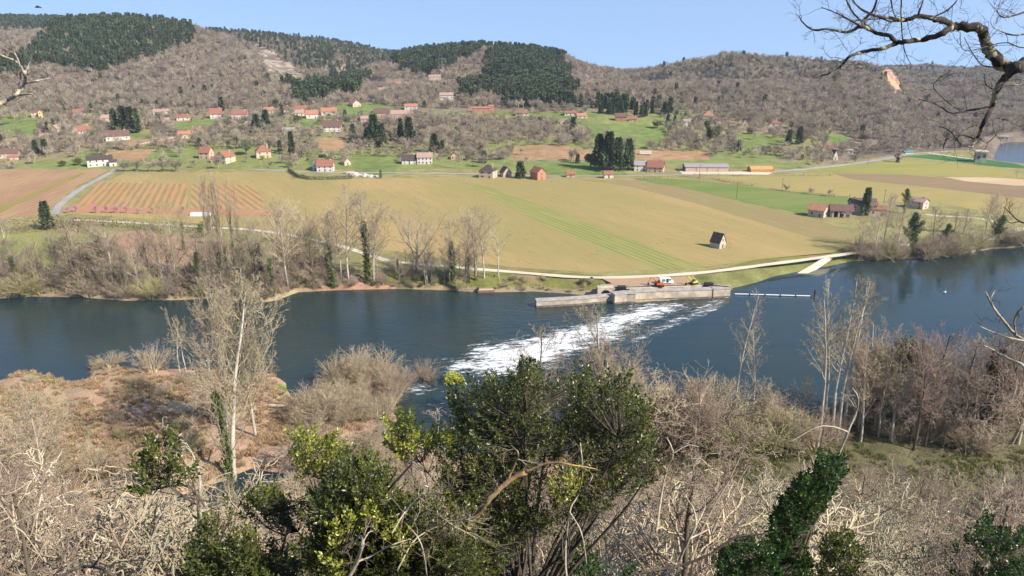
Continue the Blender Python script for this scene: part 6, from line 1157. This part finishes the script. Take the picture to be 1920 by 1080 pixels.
def leafy(name, label, poly, y, thick, nsh, base, mat, size, seed, stems=8, stemr=.025, per=15, slen=.2, upd=.8, stemmat=None, gap=.44, fr=2.2):
    rg = random.Random(seed); nr = np.random.RandomState(seed); us = [p[0] for p in poly]; vs = [p[1] for p in poly]; o0 = PY(base[0], base[1], y); e = empty(name, o0); tag(e, label, 'shrub'); T = []; tries = 0
    while len(T) < nsh and tries < nsh*12:
        tries += 1; u = rg.uniform(min(us), max(us)); v = rg.uniform(min(vs), max(vs))
        if not inpoly([u], [v], poly)[0]: continue
        p = PY(u, v, y+rg.uniform(-thick, thick)); g = float(fbm(np.array([p.x*fr]), np.array([p.z*fr+p.y*fr]), seed)[0])
        if g < gap*rg.uniform(.85, 1.1): continue
        T.append(p-o0)
    mb_paths = []; ctr = sum(T, Vector())/len(T); S = []
    for k in range(stems):
        t = T[rg.randrange(len(T))]; mid = (t*.45+Vector((0, 0, .0)))+Vector((rg.gauss(0, .12), rg.gauss(0, .1), 0)); Q = cat_pts([Vector((rg.gauss(0, .05), rg.gauss(0, .05), 0)), mid, t*.8+Vector((rg.gauss(0, .08), 0, rg.gauss(0, .08))), t], 6); S.append(Q)
    mb = MB()
    for Q in S: n = len(Q); mb.tube(Q, [stemr*(1-.8*i/(n-1)) for i in range(n)], 6)
    mb.build('stems', stemmat or darkb, e, smooth=True)
    SP = np.array([list(q) for Q in S for q in Q]); tw = []; LC = []; LD = []
    for t in T:
        tt = np.array(t); q = SP[np.argmin(((SP-tt)**2).sum(1)+ (SP[:, 2] > tt[2]-.02)*.6)]; q = Vector(q); d = (t-q); out = (t-ctr); out.y *= .6; d = (d.normalized()*.45+out.normalized()*.4+Vector((rg.gauss(0, .3), rg.gauss(0, .3), upd))).normalized(); m_ = q.lerp(t, .5)+Vector((0, 0, -.02)); sl_ = slen*rg.uniform(.6, 1.3); end = t+d*sl_
        tw.append(([q, m_, t, end], [.005, .004, .003, .0015], 1)); n = int(per*sl_/slen)
        a = d.orthogonal().normalized(); c = d.cross(a)
        for j in range(n):
            f = (j+rg.random()*.5)/n; ang = j*2.4+rg.uniform(-.4, .4); rd = a*math.cos(ang)+c*math.sin(ang); LC.append(t.lerp(end, f)+rd*.004); LD.append(rd*.85+d*(.35+.6*f)+Vector((0, 0, .15)))
        for j in range(3): LC.append(end); LD.append(d+Vector((rg.gauss(0, .5), rg.gauss(0, .5), rg.gauss(0, .5))))
    V, F = tubes(tw, 3); o = bpy.data.objects.new('twigs', npmesh('twigs', V, F, stemmat or darkb)); link(o, e)
    V, F = leaves(np.array([list(q) for q in LC]), np.array([list(q) for q in LD]), size, nr, asp=.52); o = bpy.data.objects.new('leaves', npmesh('leaves', V, F, mat)); link(o, e); return e
leafy('evergreen_shrub', 'large dark glossy leaved evergreen shrub in the centre foreground', [(985,690),(1010,712),(1040,728),(1068,712),(1090,700),(1120,722),(1150,730),(1170,712),(1180,745),(1205,775),(1215,810),(1225,860),(1245,880),(1215,915),(1180,930),(1150,960),(1060,985),(1000,1010),(930,1090),(870,1090),(880,1000),(850,960),(830,900),(835,885),(842,845),(855,800),(850,760),(880,728),(905,745),(930,720),(955,728)], 8.0, .9, 2300, (985,1190), LM_dark, .043, 23, stems=26, stemr=.03, gap=.40)
leafy('evergreen_shrub', 'yellow green sunlit sprays left of the large dark shrub', [(728,800),(760,796),(800,830),(830,818),(860,840),(840,870),(800,862),(760,868),(735,850)], 7.6, .3, 110, (900,1060), LM_yel, .05, 12, stems=5, stemr=.012)
leafy('evergreen_shrub', 'round clump of yellow lit leaves in the lower left foreground', [(562,830),(590,815),(600,838),(640,822),(668,850),(645,880),(600,905),(565,880)], 7.8, .3, 110, (610,1090), LM_yel, .048, 13, stems=6, stemr=.014)
leafy('evergreen_sprig', 'single dark leafy spray alone over the gravel bar at the left', [(246,884),(272,865),(282,842),(300,838),(303,822),(316,834),(338,826),(334,850),(338,872),(360,900),(345,915),(318,908),(296,922),(258,918),(275,898)], 5.6, .12, 62, (380,950), LM_dark, .046, 14, stems=6, stemr=.008, slen=.13, upd=.4, gap=.2)
leafy('evergreen_shrub', 'dark leafy mass filling the bottom left centre', [(360,1095),(375,1040),(400,985),(430,955),(470,965),(500,925),(540,935),(575,965),(610,940),(640,885),(690,880),(730,905),(755,940),(790,950),(860,960),(890,1020),(880,1095)], 6.6, .7, 2500, (560,1240), LM_dark, .043, 15, stems=12, stemr=.022, gap=.46)
leafy('evergreen_shrub', 'yellow green leaves under the dark diagonal branch at the bottom', [(640,985),(700,960),(740,975),(770,1010),(745,1060),(700,1095),(600,1095),(620,1040)], 6.0, .3, 170, (690,1200), LM_yel, .045, 16, stems=6, stemr=.014)
leafy('ivy_column', 'leaning column of dark ivy at the lower right', [(1532,856),(1560,866),(1576,860),(1577,892),(1560,920),(1548,950),(1520,985),(1505,1020),(1520,1095),(1380,1095),(1440,1050),(1450,990),(1466,950),(1490,910),(1530,888)], 15, .9, 950, (1470,1150), LM_ivy, .085, 17, stems=7, stemr=.08, slen=.2, gap=.2)
leafy('green_bush', 'green leafy bush at the bottom, left of the ivy column', [(1355,1040),(1400,1018),(1440,1030),(1460,1095),(1350,1095)], 12, .6, 260, (1410,1150), LM_ivy, .075, 18, stems=5, stemr=.03, slen=.18, gap=.2)
leafy('green_bush', 'dull green bush right of the ivy column at the bottom', [(1545,1015),(1580,1000),(1620,1040),(1610,1095),(1540,1095)], 13, .6, 150, (1580,1150), LM_dark, .08, 19, stems=5, stemr=.03, gap=.4)
leafy('green_bush', 'thin bright leaved shoots in the bottom right corner', [(1790,1035),(1830,1000),(1850,975),(1880,1010),(1925,1010),(1925,1095),(1780,1095)], 11, .9, 240, (1850,1180), LM_ivy, .065, 20, stems=10, stemr=.014, gap=.5, fr=1.4)
leafy('green_bush', 'bright green shoots at the foot of the large dark shrub', [(1040,915),(1075,905),(1085,940),(1060,965),(1040,955)], 7.0, .15, 34, (1065,1060), LM_yel, .045, 21, stems=4, stemr=.008)
leafy('green_bush', 'sparse green ivy leaves at the very bottom below the shrub', [(1050,1040),(1110,1020),(1180,1060),(1170,1095),(1050,1095)], 8.5, .5, 110, (1100,1160), LM_ivy, .05, 22, stems=6, stemr=.012, gap=.5)
B = lambda nm, lb, paths, y, m1, m2, seed, **k: limbs(nm, lb, 'branch', paths, y, m1, m2, seed, **k)
B('bent_sapling', 'thick orange brown lichen covered stem crossing the shrub diagonally', [([(806,1100),(835,1050),(862,1015),(888,975),(915,940),(950,905),(985,885)], 7, 5), ([(985,885),(1030,868),(1075,872),(1120,880)], 3, 1), ([(812,1092),(800,1050),(790,1010)], 3, 2), ([(950,905),(965,870),(972,850),(958,835)], 2.5, 1)], 6.6, rustl, paletw, 31, dens=4, ln=.25, tr=.003)
B('bare_sapling', 'forked pale stem at the bottom left of the orange lichen stem', [([(645,1100),(668,1055),(680,1018),(676,1005)], 5, 3), ([(668,1055),(700,1040),(740,1020),(765,1012)], 2.5, 1), ([(680,1018),(690,1000),(700,995)], 2, 1)], 5.4, palel, paletw, 32, dens=4, ln=.2, tr=.003)
B('fallen_bough', 'straight dark dead branch pointing up right in the lower left centre', [([(560,1060),(640,1000),(705,945),(740,905),(775,868)], 4, 2), ([(705,945),(730,905),(745,880)], 2, 1)], 6.2, darkb, darktw, 33, dens=3, ln=.2, tr=.003)
B('bleached_twigs', 'tangle of bleached dead twigs left of the orange lichen stem', [([(735,1000),(760,960),(790,930),(830,925)], 2, .8), ([(735,970),(790,950),(850,985),(895,1010)], 1.8, .8), ([(745,1070),(780,1010),(840,980),(880,975)], 2.2, .8), ([(760,950),(750,1000),(755,1040)], 1.5, .7), ([(800,1080),(790,1020),(760,980)], 2, 1)], 5.8, palel, paletw, 34, dens=9, ln=.35, tr=.0026)
B('bare_sapling', 'pale upright stem with a broken fork at the left of the dark leafy mass', [([(385,1100),(378,1040),(372,980),(375,920),(372,880)], 4.5, 3), ([(374,940),(362,920),(352,905)], 2.6, 1.5), ([(372,880),(360,850),(345,835)], 2, .8)], 7, palel, paletw, 35, dens=4, ln=.3, tr=.003)
B('fallen_bough', 'dark arched branch at the bottom left corner', [([(105,1090),(140,1066),(175,1062),(205,1075),(230,1092)], 4, 3), ([(175,1062),(190,1040),(196,1025)], 2.5, 1), ([(195,1065),(220,1055),(260,1050)], 2, .8)], 5.5, darkb, darktw, 36, dens=5, ln=.25, tr=.003)
B('bare_sapling', 'forked white barked stem in the bottom right centre', [([(1265,1100),(1275,1050),(1292,1010),(1305,985),(1300,955),(1285,930)], 4, 1.6), ([(1292,1010),(1330,990),(1345,960)], 2, .8), ([(1305,985),(1322,950),(1318,920)], 1.8, .7)], 12, palel, paletw, 37, dens=3.5, ln=.5, tr=.005)
B('fallen_bough', 'long dark bough lying across the bottom right centre', [([(1120,1100),(1190,1075),(1270,1062),(1330,1040),(1375,1010),(1440,1000)], 4, 2), ([(1210,1070),(1180,1030),(1150,1005),(1110,990)], 2.6, 1)], 11, darkb, darktw, 38, dens=3.5, ln=.5, tr=.005)
B('bare_sapling', 'curved pale stem standing above the ivy column', [([(1560,880),(1575,845),(1590,810),(1606,770),(1608,745),(1598,728)], 3, 1.4), ([(1606,770),(1590,745),(1575,735)], 1.3, .6), ([(1590,810),(1560,800),(1530,802),(1480,830)], 2, .8)], 16, palel, paletw, 39, dens=1.6, ln=.7, tr=.006)
B('bare_sapling', 'pale crooked stem between the large shrub and the ivy column', [([(1230,1000),(1240,930),(1250,880),(1262,850),(1250,820)], 3, 1.2), ([(1250,880),(1225,850),(1235,820)], 1.6, .7), ([(1262,850),(1290,835),(1310,838)], 1.4, .6)], 14, palel, paletw, 40, dens=2.2, ln=.7, tr=.006)
B('bare_sapling', 'slim pale stem rising through the right side of the large shrub', [([(1065,1100),(1060,1040),(1068,960),(1085,925),(1092,880),(1088,830)], 2.5, 1), ([(1085,925),(1105,905),(1112,890)], 1.3, .6), ([(1068,960),(1090,1000),(1100,1060)], 2, 1.4)], 6.8, palel, paletw, 41, dens=3.5, ln=.25, tr=.0025)
B('bare_sapling', 'thick lichen crusted branch at the far left bottom', [([(-20,1010),(20,985),(60,965),(105,940),(160,925)], 3, 1), ([(-20,930),(20,925),(60,900)], 3, 1), ([(20,985),(45,1000),(80,1050)], 2, .8)], 12, palel, paletw, 42, dens=4, ln=.8, tr=.005)

# ------------------------------------------------------------------ bird in the sky
q = PY(71, 14, 60); e = empty('bird', q, .3); tag(e, 'tiny dark bird gliding in the upper left sky', 'bird')
mb = MB(); mb.tube([(-.22, 0, 0), (-.1, 0, .02), (.1, 0, .02), (.24, 0, 0), (.3, 0, 0)], [.02, .05, .06, .04, .01], 8); mb.build('body', darkb, e, smooth=True)
for sy in (-1, 1): mb = MB(); pw = [(.08, 0, .02), (.12, sy*.3, .12), (.02, sy*.62, .06), (-.06, sy*.3, .1), (-.08, 0, .02)]; mb.hexa([(.08, sy*.02, .0), (.12, sy*.3, .1), (-.06, sy*.3, .1), (-.08, sy*.02, .0), (.08, sy*.02, .02), (.12, sy*.3, .12), (-.06, sy*.3, .12), (-.08, sy*.02, .02)]); mb.hexa([(.12, sy*.3, .1), (.0, sy*.64, .05), (-.02, sy*.62, .05), (-.06, sy*.3, .1), (.12, sy*.3, .12), (.0, sy*.64, .06), (-.02, sy*.62, .06), (-.06, sy*.3, .12)]); mb.build('wing', darkb, e)
far_woods()
# ------------------------------------------------------------------ air between the viewer and the hills
mb = MB(); mb.box(-5600, 5600, -80, 4400, -12, 330); mh, nt, b = newmat('haze'); nt.nodes.remove(b); pv_ = nt.nodes.new('ShaderNodeVolumePrincipled'); pv_.inputs['Color'].default_value = (.80, .88, 1, 1); pv_.inputs['Density'].default_value = .00007; pv_.inputs['Anisotropy'].default_value = .2
nt.links.new(pv_.outputs[0], nt.nodes['Material Output'].inputs['Volume']); o = mb.build('haze', mh); tag(o, 'thin bluish air over the valley', kind='stuff')
